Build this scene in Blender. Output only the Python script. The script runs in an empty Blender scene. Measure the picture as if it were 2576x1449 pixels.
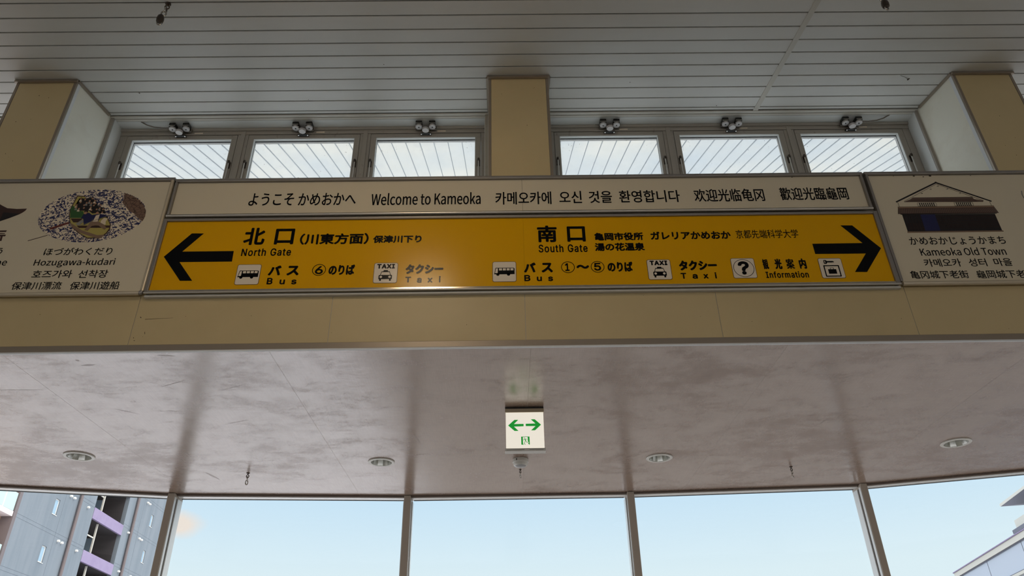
import bpy, bmesh, math, random, os
from mathutils import Vector, Matrix

R = math.radians
random.seed(7)
SC = bpy.context.scene
COL = SC.collection

# ------------------------------------------------------------------ camera
cam_data = bpy.data.cameras.new('camera')
cam_data.sensor_fit = 'HORIZONTAL'
cam_data.sensor_width = 36.0
cam_data.lens = 25.970
cam_data.clip_start = 0.05
cam_data.clip_end = 500
cam = bpy.data.objects.new('camera', cam_data)
COL.objects.link(cam)
_r = Vector((0.99986, -0.00360, -0.01633)).normalized()      # right
_f = Vector((0.01187, 0.85807, 0.51340)).normalized()         # view direction
_u = _r.cross(_f).normalized()
_r = _f.cross(_u).normalized()
cam.matrix_world = Matrix(((_r.x, _u.x, -_f.x, 0.0), (_r.y, _u.y, -_f.y, 0.0), (_r.z, _u.z, -_f.z, 1.6), (0, 0, 0, 1)))
SC.camera = cam

# ------------------------------------------------------------------ colour management
SC.view_settings.view_transform = 'Standard'
SC.view_settings.look = 'None'
SC.view_settings.gamma = 1.0
SC.view_settings.use_curve_mapping = False
SC.view_settings.exposure = 0.0
SC.display_settings.display_device = 'sRGB'


def lin(r, g, b):
    def f(c):
        c /= 255.0
        return c / 12.92 if c <= 0.04045 else ((c + 0.055) / 1.055) ** 2.4
    return (f(r), f(g), f(b), 1.0)


# ------------------------------------------------------------------ sky
world = bpy.data.worlds.new('sky')
SC.world = world
world.use_nodes = True
nt = world.node_tree
nt.nodes.clear()
N = nt.nodes.new
out = N('ShaderNodeOutputWorld')
bg = N('ShaderNodeBackground')
bg.inputs['Strength'].default_value = 1.0
tc = N('ShaderNodeTexCoord')
sep = N('ShaderNodeSeparateXYZ')
ramp = N('ShaderNodeValToRGB')
ramp.color_ramp.elements[0].position = 0.0
ramp.color_ramp.elements[0].color = lin(232, 246, 249)
ramp.color_ramp.elements[1].position = 1.0
ramp.color_ramp.elements[1].color = lin(172, 208, 240)
for p, c in ((0.16, lin(224, 243, 249)), (0.27, lin(200, 230, 250)), (0.5, lin(188, 219, 245))):
    e = ramp.color_ramp.elements.new(p)
    e.color = c
# one small sunset-tinted cloud low over the left of the street
dist = N('ShaderNodeVectorMath'); dist.operation = 'SUBTRACT'
dist.inputs[1].default_value = (-0.392, 0.894, 0.216)
sq = N('ShaderNodeVectorMath'); sq.operation = 'MULTIPLY'
sq.inputs[1].default_value = (34.0, 20.0, 75.0)
ln = N('ShaderNodeVectorMath'); ln.operation = 'LENGTH'
noi = N('ShaderNodeTexNoise'); noi.inputs['Scale'].default_value = 22.0; noi.inputs['Detail'].default_value = 5
add = N('ShaderNodeMath'); add.operation = 'ADD'
mr = N('ShaderNodeMapRange')
mr.inputs['From Min'].default_value = 1.75; mr.inputs['From Max'].default_value = 0.95
mr.inputs['To Min'].default_value = 0.0; mr.inputs['To Max'].default_value = 0.75
mix = N('ShaderNodeMix'); mix.data_type = 'RGBA'
mix.inputs['B'].default_value = lin(249, 228, 208)
L = nt.links.new
L(tc.outputs['Generated'], sep.inputs[0]); L(sep.outputs['Z'], ramp.inputs[0])
L(tc.outputs['Generated'], dist.inputs[0]); L(dist.outputs[0], sq.inputs[0]); L(sq.outputs[0], ln.inputs[0])
L(tc.outputs['Generated'], noi.inputs['Vector'])
L(ln.outputs['Value'], add.inputs[0]); L(noi.outputs['Fac'], add.inputs[1]); L(add.outputs[0], mr.inputs['Value'])
L(mr.outputs[0], mix.inputs['Factor']); L(ramp.outputs['Color'], mix.inputs['A'])
# higher up the evening sky is a bright neutral veil of thin cloud, warmer towards the sunset behind the viewer
hi = N('ShaderNodeMapRange'); hi.interpolation_type = 'SMOOTHSTEP'
hi.inputs['From Min'].default_value = 0.30; hi.inputs['From Max'].default_value = 0.62
veil = N('ShaderNodeMix'); veil.data_type = 'RGBA'
veil.inputs['B'].default_value = (2.05, 2.22, 2.42, 1.0)
wst = N('ShaderNodeMapRange'); wst.interpolation_type = 'SMOOTHSTEP'
wst.inputs['From Min'].default_value = 0.15; wst.inputs['From Max'].default_value = -0.65
warm = N('ShaderNodeMix'); warm.data_type = 'RGBA'
warm.inputs['B'].default_value = (2.05, 1.86, 1.58, 1.0)
L(sep.outputs['Z'], hi.inputs['Value']); L(hi.outputs[0], veil.inputs['Factor']); L(mix.outputs['Result'], veil.inputs['A'])
L(sep.outputs['Y'], wst.inputs['Value']); L(wst.outputs[0], warm.inputs['Factor']); L(veil.outputs['Result'], warm.inputs['A'])
gx = N('ShaderNodeMapRange'); gx.interpolation_type = 'SMOOTHSTEP'
gx.inputs['From Min'].default_value = 0.25; gx.inputs['From Max'].default_value = 0.85
gm = N('ShaderNodeMath'); gm.operation = 'MULTIPLY'
glow = N('ShaderNodeMix'); glow.data_type = 'RGBA'
glow.inputs['B'].default_value = (6.6, 6.3, 5.8, 1.0)
L(sep.outputs['X'], gx.inputs['Value']); L(gx.outputs[0], gm.inputs[0]); L(hi.outputs[0], gm.inputs[1])
L(gm.outputs[0], glow.inputs['Factor']); L(warm.outputs['Result'], glow.inputs['A'])
L(glow.outputs['Result'], bg.inputs['Color']); L(bg.outputs[0], out.inputs[0])

# ------------------------------------------------------------------ hall lamps (warm, in the ceiling above the camera)
def area_lamp(name, loc, rot, sx, sy, power, color):
    d = bpy.data.lights.new(name, 'AREA')
    d.shape = 'RECTANGLE'; d.size = sx; d.size_y = sy
    d.energy = power; d.color = color
    o = bpy.data.objects.new(name, d)
    o.location = loc; o.rotation_euler = rot
    COL.objects.link(o)
    return o

HALL_LAMP_POWER = 7.0

# lettering and printed outlines on the sign plane, in metres: kind, text, x0, x1, z0, z1
TEXTS = [
    ('w', 'ようこそ', -1.2101, -0.9961, 3.7602, 3.8345),
    ('w', 'かめおかへ', -0.9748, -0.6994, 3.758, 3.8323),
    ('w', 'Welcome to Kameoka', -0.6263, -0.1028, 3.755, 3.8279),
    ('w', '카메오카에', -0.0326, 0.236, 3.7506, 3.8269),
    ('w', '오신', 0.2738, 0.3823, 3.7554, 3.8285),
    ('w', '것을', 0.416, 0.5277, 3.7547, 3.8272),
    ('w', '환영합니다', 0.5619, 0.8546, 3.7548, 3.8286),
    ('w', '欢迎光临龟冈', 0.9236, 1.2628, 3.7551, 3.8317),
    ('w', '歡迎光臨龜岡', 1.3398, 1.6687, 3.7582, 3.8352),
    ('b', '北', -1.1975, -1.1003, 3.5343, 3.6311),
    ('b', '口', -1.0546, -0.9658, 3.5356, 3.6239),
    ('b', '（川東方面）', -0.9372, -0.62, 3.5324, 3.5948),
    ('b', '保津川下り', -0.5993, -0.3749, 3.5367, 3.5798),
    ('l', 'North Gate', -1.1945, -0.9683, 3.4731, 3.5145),
    ('b', 'バ', -1.0568, -0.9994, 3.3675, 3.4205),
    ('b', 'ス', -0.9734, -0.9185, 3.3664, 3.4181),
    ('L', 'B', -1.0551, -1.0293, 3.321, 3.3551),
    ('L', 'u', -0.998, -0.9743, 3.3202, 3.3453),
    ('L', 's', -0.9457, -0.9223, 3.3194, 3.3445),
    ('L', '6', -0.8472, -0.8112, 3.3719, 3.414),
    ('m', 'のりば', -0.7862, -0.6684, 3.3663, 3.4212),
    ('b', 'タクシー', -0.4399, -0.2696, 3.3672, 3.4184),
    ('L', 'T', -0.438, -0.4129, 3.3224, 3.3525),
    ('L', 'a', -0.3859, -0.3645, 3.3205, 3.3457),
    ('L', 'x', -0.3388, -0.3159, 3.3211, 3.345),
    ('L', 'i', -0.2878, -0.2799, 3.321, 3.3541),
    ('b', '南', 0.1607, 0.2528, 3.5309, 3.6252),
    ('b', '口', 0.2997, 0.385, 3.532, 3.619),
    ('l', 'South Gate', 0.1647, 0.3901, 3.4742, 3.5178),
    ('b', '亀岡市役所', 0.4252, 0.6534, 3.5366, 3.5811),
    ('b', '湯の花温泉', 0.4237, 0.6537, 3.4783, 3.5233),
    ('b', 'ガレリアかめおか', 0.6871, 1.0613, 3.5381, 3.5838),
    ('r', '京都先端科学大学', 1.0862, 1.3773, 3.5392, 3.5881),
    ('b', 'バ', 0.0944, 0.1484, 3.3671, 3.4204),
    ('b', 'ス', 0.1738, 0.2251, 3.366, 3.4181),
    ('L', 'B', 0.0949, 0.1225, 3.3217, 3.3541),
    ('L', 'u', 0.1511, 0.1739, 3.3209, 3.3447),
    ('L', 's', 0.2015, 0.2238, 3.3202, 3.344),
    ('L', '1', 0.2811, 0.3007, 3.3728, 3.4139),
    ('b', '～', 0.3322, 0.3902, 3.3839, 3.4054),
    ('L', '5', 0.4121, 0.4439, 3.3726, 3.4143),
    ('m', 'のりば', 0.4732, 0.5879, 3.3654, 3.4193),
    ('b', 'タクシー', 0.7977, 0.9705, 3.3681, 3.4215),
    ('L', 'T', 0.799, 0.8245, 3.3243, 3.3552),
    ('L', 'a', 0.8509, 0.8747, 3.3236, 3.3481),
    ('L', 'x', 0.9004, 0.9233, 3.324, 3.3474),
    ('L', 'i', 0.9526, 0.9607, 3.3234, 3.3565),
    ('b', '観', 1.1798, 1.2054, 3.3688, 3.4249),
    ('b', '光', 1.2339, 1.2667, 3.3693, 3.4254),
    ('b', '案', 1.2866, 1.3232, 3.3697, 3.4246),
    ('b', '内', 1.3459, 1.3783, 3.3696, 3.4251),
    ('l', 'Information', 1.1831, 1.3766, 3.3223, 3.3571),
    ('p', 'ほづがわくだり', -2.0946, -1.7853, 3.4893, 3.531),
    ('p', 'Hozugawa-kudari', -2.1219, -1.7577, 3.424, 3.4706),
    ('p', '호즈가와', -2.1111, -1.9335, 3.3679, 3.4097),
    ('p', '선착장', -1.9042, -1.7737, 3.3664, 3.4083),
    ('p', '保津川漂流', -2.1822, -1.9627, 3.3078, 3.3489),
    ('p', '保津川遊船', -1.9244, -1.7059, 3.3047, 3.347),
    ('p', 'う', -2.3142, -2.2858, 3.4978, 3.5348),
    ('p', 'ne', -2.2922, -2.2445, 3.4373, 3.4635),
    ('q', 'かめおかじょうかまち', 1.8849, 2.3321, 3.4916, 3.5365),
    ('q', 'Kameoka Old Town', 1.9169, 2.3126, 3.4319, 3.4746),
    ('q', '카메오카', 1.9167, 2.0851, 3.3716, 3.4149),
    ('q', '성터', 2.121, 2.2024, 3.3713, 3.4139),
    ('q', '마을', 2.2371, 2.3193, 3.3723, 3.4143),
    ('q', '亀冈城下老街', 1.8359, 2.099, 3.3096, 3.3514),
    ('q', '龜岡城下老街', 2.1358, 2.4043, 3.3072, 3.3503),
]
ART = {
    'rock': [(-1.8144, 3.8467), (-1.773, 3.8293), (-1.7319, 3.802), (-1.7024, 3.7668), (-1.6862, 3.737), (-1.6824, 3.7044), (-1.6885, 3.6755), (-1.7208, 3.7017), (-1.7387, 3.7215), (-1.7663, 3.7381), (-1.7921, 3.768), (-1.8103, 3.7881), (-1.8082, 3.8113)],
    'boat': [(-2.0361, 3.8329), (-1.9979, 3.829), (-1.9543, 3.757), (-1.893, 3.7235), (-1.8547, 3.697), (-1.8304, 3.6582), (-1.8276, 3.6327), (-1.8364, 3.6076), (-1.8605, 3.5828), (-1.9186, 3.5806), (-1.965, 3.6093), (-2.005, 3.6415), (-2.0281, 3.6769), (-2.0428, 3.7191), (-2.0471, 3.7517), (-2.0442, 3.778)],
    'green': [(-2.0445, 3.7516), (-2.0396, 3.7713), (-2.0175, 3.7579), (-2.0023, 3.7413), (-1.9804, 3.7377), (-1.9705, 3.7115), (-1.9773, 3.6987), (-2.032, 3.6995)],
    'hull': [(-2.0271, 3.6737), (-2.0053, 3.6606), (-1.9575, 3.6282), (-1.8776, 3.5987), (-1.8424, 3.6014), (-1.858, 3.5828), (-1.8725, 3.58), (-1.9239, 3.5994), (-1.9668, 3.6157), (-2.0059, 3.6447)],
    'white': [(-1.8818, 3.6813), (-1.873, 3.6973), (-1.854, 3.6938), (-1.8592, 3.6746), (-1.855, 3.6585), (-1.881, 3.6589)],
    'coat1': [(-1.9715, 3.7245), (-1.9489, 3.7275), (-1.9287, 3.711), (-1.9234, 3.6818), (-1.9354, 3.6692), (-1.9551, 3.6567), (-1.9676, 3.6922), (-1.979, 3.6955), (-1.9757, 3.7116)],
    'coat2': [(-1.9322, 3.7143), (-1.9148, 3.7173), (-1.8973, 3.7203), (-1.853, 3.7099), (-1.8565, 3.7036), (-1.8904, 3.6943), (-1.8939, 3.6783), (-1.9208, 3.6818)],
    'shirt': [(-1.913, 3.7108), (-1.8965, 3.7171), (-1.8957, 3.6751), (-1.919, 3.6754)],
    'legs': [(-1.9276, 3.6788), (-1.8964, 3.6783), (-1.8628, 3.6586), (-1.8447, 3.6393), (-1.8526, 3.6299), (-1.8904, 3.6558), (-1.9172, 3.6499), (-1.9282, 3.6246), (-1.9446, 3.628), (-1.9345, 3.6564)],
    'grey': [(-1.9958, 3.6637), (-1.9719, 3.689), (-1.9606, 3.676), (-1.9776, 3.6538)],
    'plank1': [(-2.0284, 3.6962), (-1.9764, 3.6954), (-1.9623, 3.6728), (-2.009, 3.6734)],
    'plank2': [(-1.9879, 3.6539), (-1.833, 3.6534), (-1.8296, 3.6407), (-1.974, 3.641)],
    'oar': [(-2.1108, 3.6429), (-2.0307, 3.677), (-2.0273, 3.6672), (-2.1028, 3.6333)],
    'crowd': [(-2.0203, 3.8142), (-1.9911, 3.8138), (-1.9665, 3.8202), (-1.9372, 3.7998), (-1.9212, 3.7697), (-1.8886, 3.7561), (-1.8721, 3.7232), (-1.9096, 3.727), (-1.9349, 3.724), (-1.9551, 3.7406), (-2.0023, 3.7413), (-2.0281, 3.7679), (-2.0259, 3.7877)],
    'bow': [(-2.0315, 3.826), (-1.9992, 3.8239), (-2.0165, 3.8008), (-2.0238, 3.7711), (-2.0389, 3.778)],
    'ridge': [(2.1083, 3.8575), (2.1157, 3.8644), (2.123, 3.8637), (2.1256, 3.8556), (2.3491, 3.7416), (2.345, 3.737), (2.1225, 3.846), (2.1134, 3.8493), (1.8899, 3.7384), (1.8875, 3.7432)],
    'gable_in': [(2.1155, 3.8477), (2.311, 3.7437), (1.9278, 3.7442)],
    'eaveroof': [(1.9742, 3.7654), (2.2645, 3.7656), (2.2667, 3.7536), (2.311, 3.7437), (2.3063, 3.7375), (1.9269, 3.7411), (1.9584, 3.7547)],
    'ledge': [(1.8884, 3.7115), (2.3477, 3.7127), (2.3491, 3.7028), (1.8867, 3.7014)],
    'lowroof': [(1.8867, 3.7014), (2.3491, 3.7028), (2.3576, 3.6704), (1.878, 3.6708)],
    'under': [(1.8891, 3.6707), (2.3496, 3.669), (2.3461, 3.666), (1.8878, 3.6661)],
    'wall': [(1.8952, 3.666), (2.3381, 3.6647), (2.3382, 3.5683), (1.8938, 3.5684)],
    'noren': [(1.9814, 3.6649), (2.051, 3.6655), (2.0482, 3.5708), (1.9773, 3.5703)],
    'base': [(1.8911, 3.5676), (2.3431, 3.5682), (2.343, 3.5615), (1.8902, 3.5606)],
    'win1': [(1.9861, 3.7341), (2.0775, 3.7344), (2.0744, 3.7143), (1.9855, 3.7155)],
    'win2': [(2.164, 3.7348), (2.2541, 3.7351), (2.2507, 3.714), (2.1611, 3.7146)],
    'roof': [(-2.3905, 3.7871), (-2.3721, 3.776), (-2.3453, 3.7618), (-2.2994, 3.7565), (-2.252, 3.758), (-2.2565, 3.7452), (-2.2673, 3.7331), (-2.2771, 3.7255), (-2.3142, 3.7048), (-2.3562, 3.6851)],
    'gt': [(-2.3382, 3.6317), (-2.3049, 3.6327)],
    'heads': [(-2.0113, 3.8107), (-1.9906, 3.8071), (-1.967, 3.7985), (-1.958, 3.8134), (-1.9424, 3.7998), (-2.0084, 3.7908), (-1.9555, 3.7851), (-1.9353, 3.7831), (-2.0222, 3.7744), (-1.9866, 3.7739), (-1.9784, 3.787), (-1.9089, 3.7729), (-1.9514, 3.7603), (-1.94, 3.7716), (-2.0197, 3.7612), (-1.9832, 3.7574), (-2.0056, 3.7528), (-1.9206, 3.7484), (-1.908, 3.7547), (-1.8904, 3.748), (-1.8895, 3.73), (-1.9442, 3.7438)],
    'mates': [(-1.9655, 3.731), (-1.9105, 3.7303)],
    'arrow_l': [(-1.5435, 3.4751), (-1.4424, 3.6033), (-1.3873, 3.6025), (-1.466, 3.5023), (-1.2312, 3.5021), (-1.2294, 3.4449), (-1.4661, 3.4453), (-1.3885, 3.3448), (-1.4434, 3.3456)],
    'arrow_r': [(1.7425, 3.4766), (1.6419, 3.6067), (1.5866, 3.6074), (1.6649, 3.5063), (1.4309, 3.5055), (1.4318, 3.4491), (1.6646, 3.4485), (1.5896, 3.3497), (1.6443, 3.349)],
    'torii': [[(-2.3527, 3.6319), (-2.3049, 3.6327), (-2.3067, 3.6238), (-2.3502, 3.6244)], [(-2.3447, 3.6082), (-2.3011, 3.6082), (-2.3022, 3.5993), (-2.3417, 3.5993)], [(-2.3224, 3.599), (-2.3128, 3.5989), (-2.3101, 3.5731), (-2.3186, 3.5733)], [(-2.3481, 3.6185), (-2.3079, 3.6165), (-2.3088, 3.6121), (-2.3462, 3.6126)]],
    'curve': [(2.5163, 3.7992), (2.5111, 3.7786), (2.5118, 3.7598)],
    'pole': [(-2.1882, 3.5723), (-2.1088, 3.602)],
    'tri': [(2.077, 3.8178), (2.0262, 3.7922), (2.1176, 3.8364), (2.1582, 3.8183), (2.2114, 3.7916)],
}

# ------------------------------------------------------------------ materials
def material(name, color, rough=0.5, metal=0.0, spec=0.5, emit=None, estr=0.0):
    m = bpy.data.materials.new(name)
    m.use_nodes = True
    b = m.node_tree.nodes['Principled BSDF']
    b.inputs['Base Color'].default_value = color
    b.inputs['Roughness'].default_value = rough
    b.inputs['Metallic'].default_value = metal
    b.inputs['Specular IOR Level'].default_value = spec
    if emit:
        b.inputs['Emission Color'].default_value = emit
        b.inputs['Emission Strength'].default_value = estr
    return m


def vary(m, c2, scale=(3, 3, 3), lo=0.45, hi=0.7, detail=6, rough2=None, amount=1.0):
    """mix a second colour in by object-space noise: dirt and wear with its own shape"""
    t = m.node_tree; n = t.nodes.new; l = t.links.new
    b = t.nodes['Principled BSDF']
    c = n('ShaderNodeTexCoord'); mp = n('ShaderNodeMapping'); mp.inputs['Scale'].default_value = scale
    no = n('ShaderNodeTexNoise'); no.inputs['Scale'].default_value = 1.0; no.inputs['Detail'].default_value = detail
    no.inputs['Roughness'].default_value = 0.62
    r = n('ShaderNodeMapRange'); r.inputs['From Min'].default_value = lo; r.inputs['From Max'].default_value = hi
    r.inputs['To Max'].default_value = amount
    x = n('ShaderNodeMix'); x.data_type = 'RGBA'
    x.inputs['A'].default_value = b.inputs['Base Color'].default_value; x.inputs['B'].default_value = c2
    l(c.outputs['Object'], mp.inputs['Vector']); l(mp.outputs[0], no.inputs['Vector']); l(no.outputs['Fac'], r.inputs['Value'])
    l(r.outputs[0], x.inputs['Factor']); l(x.outputs['Result'], b.inputs['Base Color'])
    if rough2 is not None:
        q = n('ShaderNodeMix'); q.inputs['A'].default_value = b.inputs['Roughness'].default_value; q.inputs['B'].default_value = rough2
        l(r.outputs[0], q.inputs['Factor']); l(q.outputs['Result'], b.inputs['Roughness'])
    return m


M = {}
M['plank'] = vary(material('painted_ceiling_plank', lin(214, 213, 209), 0.5), lin(202, 199, 193), (0.6, 3, 3), 0.4, 0.75)
M['plank_gap'] = material('dark_ceiling_void', lin(44, 40, 38), 0.9)
M['beige'] = vary(material('beige_wall_panel', lin(204, 184, 140), 0.42), lin(196, 176, 132), (1.5, 1.5, 1.5), 0.4, 0.7)
M['pale'] = vary(material('pale_cream_panel', lin(236, 234, 220), 0.5), lin(222, 216, 198), (2, 2, 3), 0.5, 0.75)
M['reveal'] = material('white_reveal', lin(214, 216, 214), 0.5)
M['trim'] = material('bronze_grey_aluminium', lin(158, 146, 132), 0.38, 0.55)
M['trim_light'] = material('light_grey_trim', lin(198, 194, 184), 0.45)
M['white_strip'] = material('white_edge_strip', lin(225, 228, 230), 0.5)
M['frame'] = vary(material('window_frame_grey', lin(163, 156, 145), 0.45, 0.15), lin(120, 108, 94), (30, 30, 14), 0.62, 0.78)
M['alu'] = material('satin_aluminium', lin(190, 184, 174), 0.3, 0.85)
M['bright_alu'] = material('polished_aluminium', lin(200, 194, 184), 0.13, 0.95)
M['alu_flat'] = material('flat_aluminium', lin(150, 145, 140), 0.42, 0.6)
M['tube'] = material('ivory_round_frame', lin(205, 192, 168), 0.32, 0.35)
M['cream'] = material('cream_sign_panel', lin(214, 202, 176), 0.22, 0, 0.25)
M['yellow'] = material('yellow_sign_panel', lin(226, 167, 3), 0.2, 0, 0.2)
M['black'] = material('black_vinyl', lin(7, 7, 10), 0.22, 0, 0.16)
M['icon_white'] = material('icon_white', lin(232, 218, 196), 0.2, 0, 0.3)
M['icon_line'] = material('icon_outline', lin(60, 24, 30), 0.35)
M['navy'] = material('navy_print', lin(22, 26, 74), 0.35)
M['brown_print'] = material('brown_print', lin(98, 78, 68), 0.35)
M['umber_print'] = material('umber_print', lin(58, 32, 26), 0.35)
M['dark_print'] = material('dark_print', lin(20, 14, 18), 0.35)
M['olive_print'] = material('straw_print', lin(176, 160, 84), 0.35)
M['green_print'] = material('green_print', lin(44, 88, 40), 0.35)
M['red_print'] = material('red_brown_print', lin(104, 42, 34), 0.35)
M['skin_print'] = material('skin_print', lin(176, 130, 100), 0.35)
M['grey_print'] = material('grey_print', lin(140, 138, 130), 0.35)
M['white_print'] = material('white_print', lin(224, 206, 178), 0.35)
M['tan_print'] = material('tan_print', lin(132, 106, 84), 0.35)
M['stain'] = material('dark_stain', lin(62, 48, 34), 0.8)
M['chrome'] = material('worn_chrome', lin(190, 186, 180), 0.22, 0.95)
M['steel'] = material('dark_steel', lin(92, 84, 78), 0.3, 0.85)
M['black_plastic'] = material('black_plastic', lin(26, 25, 24), 0.4)
M['white_plastic'] = material('white_plastic', lin(225, 224, 218), 0.4)
M['bracket'] = material('grey_bracket', lin(120, 112, 104), 0.5, 0.3)
M['mullion'] = material('bronze_mullion', lin(188, 178, 166), 0.45, 0.08)
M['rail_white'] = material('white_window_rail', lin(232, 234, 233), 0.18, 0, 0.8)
M['gasket'] = material('black_gasket', lin(52, 54, 58), 0.6)
M['housing'] = material('sign_housing', lin(176, 162, 138), 0.4, 0.2)
M['floor'] = vary(material('stone_floor', lin(144, 138, 131), 0.35), lin(128, 122, 115), (2, 2, 2))
M['inner_wall'] = material('hall_wall', lin(205, 196, 176), 0.6)
M['asphalt'] = vary(material('grey_asphalt', lin(128, 122, 118), 0.85), lin(114, 108, 104), (0.4, 0.4, 0.4))
M['ground'] = vary(material('plaza_paving', lin(206, 205, 210), 0.8), lin(192, 191, 196), (0.3, 0.3, 0.3))
M['roof_metal'] = material('pale_roof_sheet', lin(236, 238, 240), 0.5)
M['concrete'] = vary(material('blue_grey_render', lin(122, 133, 145), 0.8), lin(108, 121, 134), (1.2, 1.2, 0.12), 0.42, 0.66)
M['lilac'] = vary(material('lilac_parapet', lin(146, 135, 170), 0.75), lin(134, 122, 160), (1, 1, 1))
M['pipe_brown'] = material('brown_downpipe', lin(110, 102, 106), 0.5)
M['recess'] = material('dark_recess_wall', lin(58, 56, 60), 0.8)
M['joint'] = material('render_joint', lin(94, 104, 118), 0.8)
M['tan'] = material('tan_render', lin(184, 156, 134), 0.8)
M['slab_white'] = material('white_slab', lin(226, 220, 226), 0.7)
M['window_glass'] = material('far_window_glass', lin(150, 180, 205), 0.08, 0.0, 0.9)
M['glass_green'] = material('pale_green_balcony_glass', lin(186, 214, 218), 0.2)
M['pale_blue_wall'] = material('pale_blue_cladding', lin(186, 198, 216), 0.6)
M['warm_grey'] = material('warm_grey_fascia', lin(206, 206, 200), 0.6)
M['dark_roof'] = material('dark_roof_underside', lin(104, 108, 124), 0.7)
M['green_sign'] = material('green_pictogram', lin(26, 160, 56), 0.4, emit=lin(30, 175, 62), estr=0.45)
M['sign_face'] = material('lit_sign_face', lin(222, 219, 212), 0.35, emit=lin(240, 233, 218), estr=0.78)
M['lamp_glow'] = material('lamp_glow', lin(255, 230, 190), 0.5, emit=lin(255, 214, 160), estr=6.0)
M['grey_lens'] = material('grey_lens', lin(150, 152, 154), 0.25)
M['stay'] = material('pale_stay_metal', lin(205, 202, 196), 0.35, 0.4)
M['seam_fill'] = material('soffit_seam_filler', lin(172, 158, 150), 0.5)
M['shadow_strip'] = material('brown_shadow_strip', lin(112, 98, 88), 0.5)
M['cap_grey'] = material('worn_grey_cap', lin(178, 173, 170), 0.38, 0.2)
M['scuff'] = material('brown_scuff', lin(146, 127, 116), 0.34, 0, 0.95)
M['reflector'] = material('faceted_reflector', lin(216, 218, 214), 0.3, 0.9)


def glass(name, tint, gloss, haze=None, hazef=0.0):
    m = bpy.data.materials.new(name); m.use_nodes = True
    t = m.node_tree; t.nodes.clear(); n = t.nodes.new; l = t.links.new
    o = n('ShaderNodeOutputMaterial'); tr = n('ShaderNodeBsdfTransparent'); tr.inputs['Color'].default_value = tint
    g = n('ShaderNodeBsdfGlossy'); g.inputs['Roughness'].default_value = 0.02
    x = n('ShaderNodeMixShader'); x.inputs[0].default_value = gloss
    l(tr.outputs[0], x.inputs[1]); l(g.outputs[0], x.inputs[2])
    last = x
    if haze:
        d = n('ShaderNodeBsdfTranslucent'); d.inputs['Color'].default_value = haze
        c = n('ShaderNodeTexCoord'); no = n('ShaderNodeTexNoise'); no.inputs['Scale'].default_value = 5; no.inputs['Detail'].default_value = 4
        r = n('ShaderNodeMapRange'); r.inputs['From Min'].default_value = 0.3; r.inputs['From Max'].default_value = 0.7
        r.inputs['To Min'].default_value = hazef * 0.6; r.inputs['To Max'].default_value = hazef * 1.3
        y = n('ShaderNodeMixShader')
        l(c.outputs['Object'], no.inputs['Vector']); l(no.outputs['Fac'], r.inputs['Value']); l(r.outputs[0], y.inputs[0])
        l(x.outputs[0], y.inputs[1]); l(d.outputs[0], y.inputs[2]); last = y
    l(last.outputs[0], o.inputs[0])
    return m


M['pane'] = glass('clear_pane', (0.992, 0.996, 0.998, 1), 0.02)
M['dusty_pane'] = glass('dusty_pane', (0.95, 0.97, 0.97, 1), 0.03, lin(235, 240, 244), 0.18)


def translucent(name, col, mixd=0.25, col2=None):
    m = bpy.data.materials.new(name); m.use_nodes = True
    t = m.node_tree; t.nodes.clear(); n = t.nodes.new; l = t.links.new
    o = n('ShaderNodeOutputMaterial'); a = n('ShaderNodeBsdfTranslucent'); a.inputs['Color'].default_value = col
    b = n('ShaderNodeBsdfDiffuse'); b.inputs['Color'].default_value = col
    x = n('ShaderNodeMixShader'); x.inputs[0].default_value = mixd
    l(a.outputs[0], x.inputs[1]); l(b.outputs[0], x.inputs[2]); l(x.outputs[0], o.inputs[0])
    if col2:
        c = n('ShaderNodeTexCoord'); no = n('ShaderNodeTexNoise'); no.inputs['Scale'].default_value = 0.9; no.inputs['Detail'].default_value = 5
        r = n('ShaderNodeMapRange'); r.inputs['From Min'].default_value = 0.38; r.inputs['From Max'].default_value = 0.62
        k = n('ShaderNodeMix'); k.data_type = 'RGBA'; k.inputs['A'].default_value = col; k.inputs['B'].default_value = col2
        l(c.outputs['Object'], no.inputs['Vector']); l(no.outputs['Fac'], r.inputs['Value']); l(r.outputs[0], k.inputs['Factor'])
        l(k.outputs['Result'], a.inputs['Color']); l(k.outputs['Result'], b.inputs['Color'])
    return m


M['canopy'] = translucent('translucent_canopy_sheet', (0.60, 0.635, 0.675, 1), 0.12, (0.70, 0.695, 0.68, 1))  # random warm and cool tint stands in for clouded sky behind the panes
M['canopy_rib'] = translucent('canopy_rib', (0.54, 0.565, 0.60, 1), 0.2)


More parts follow.
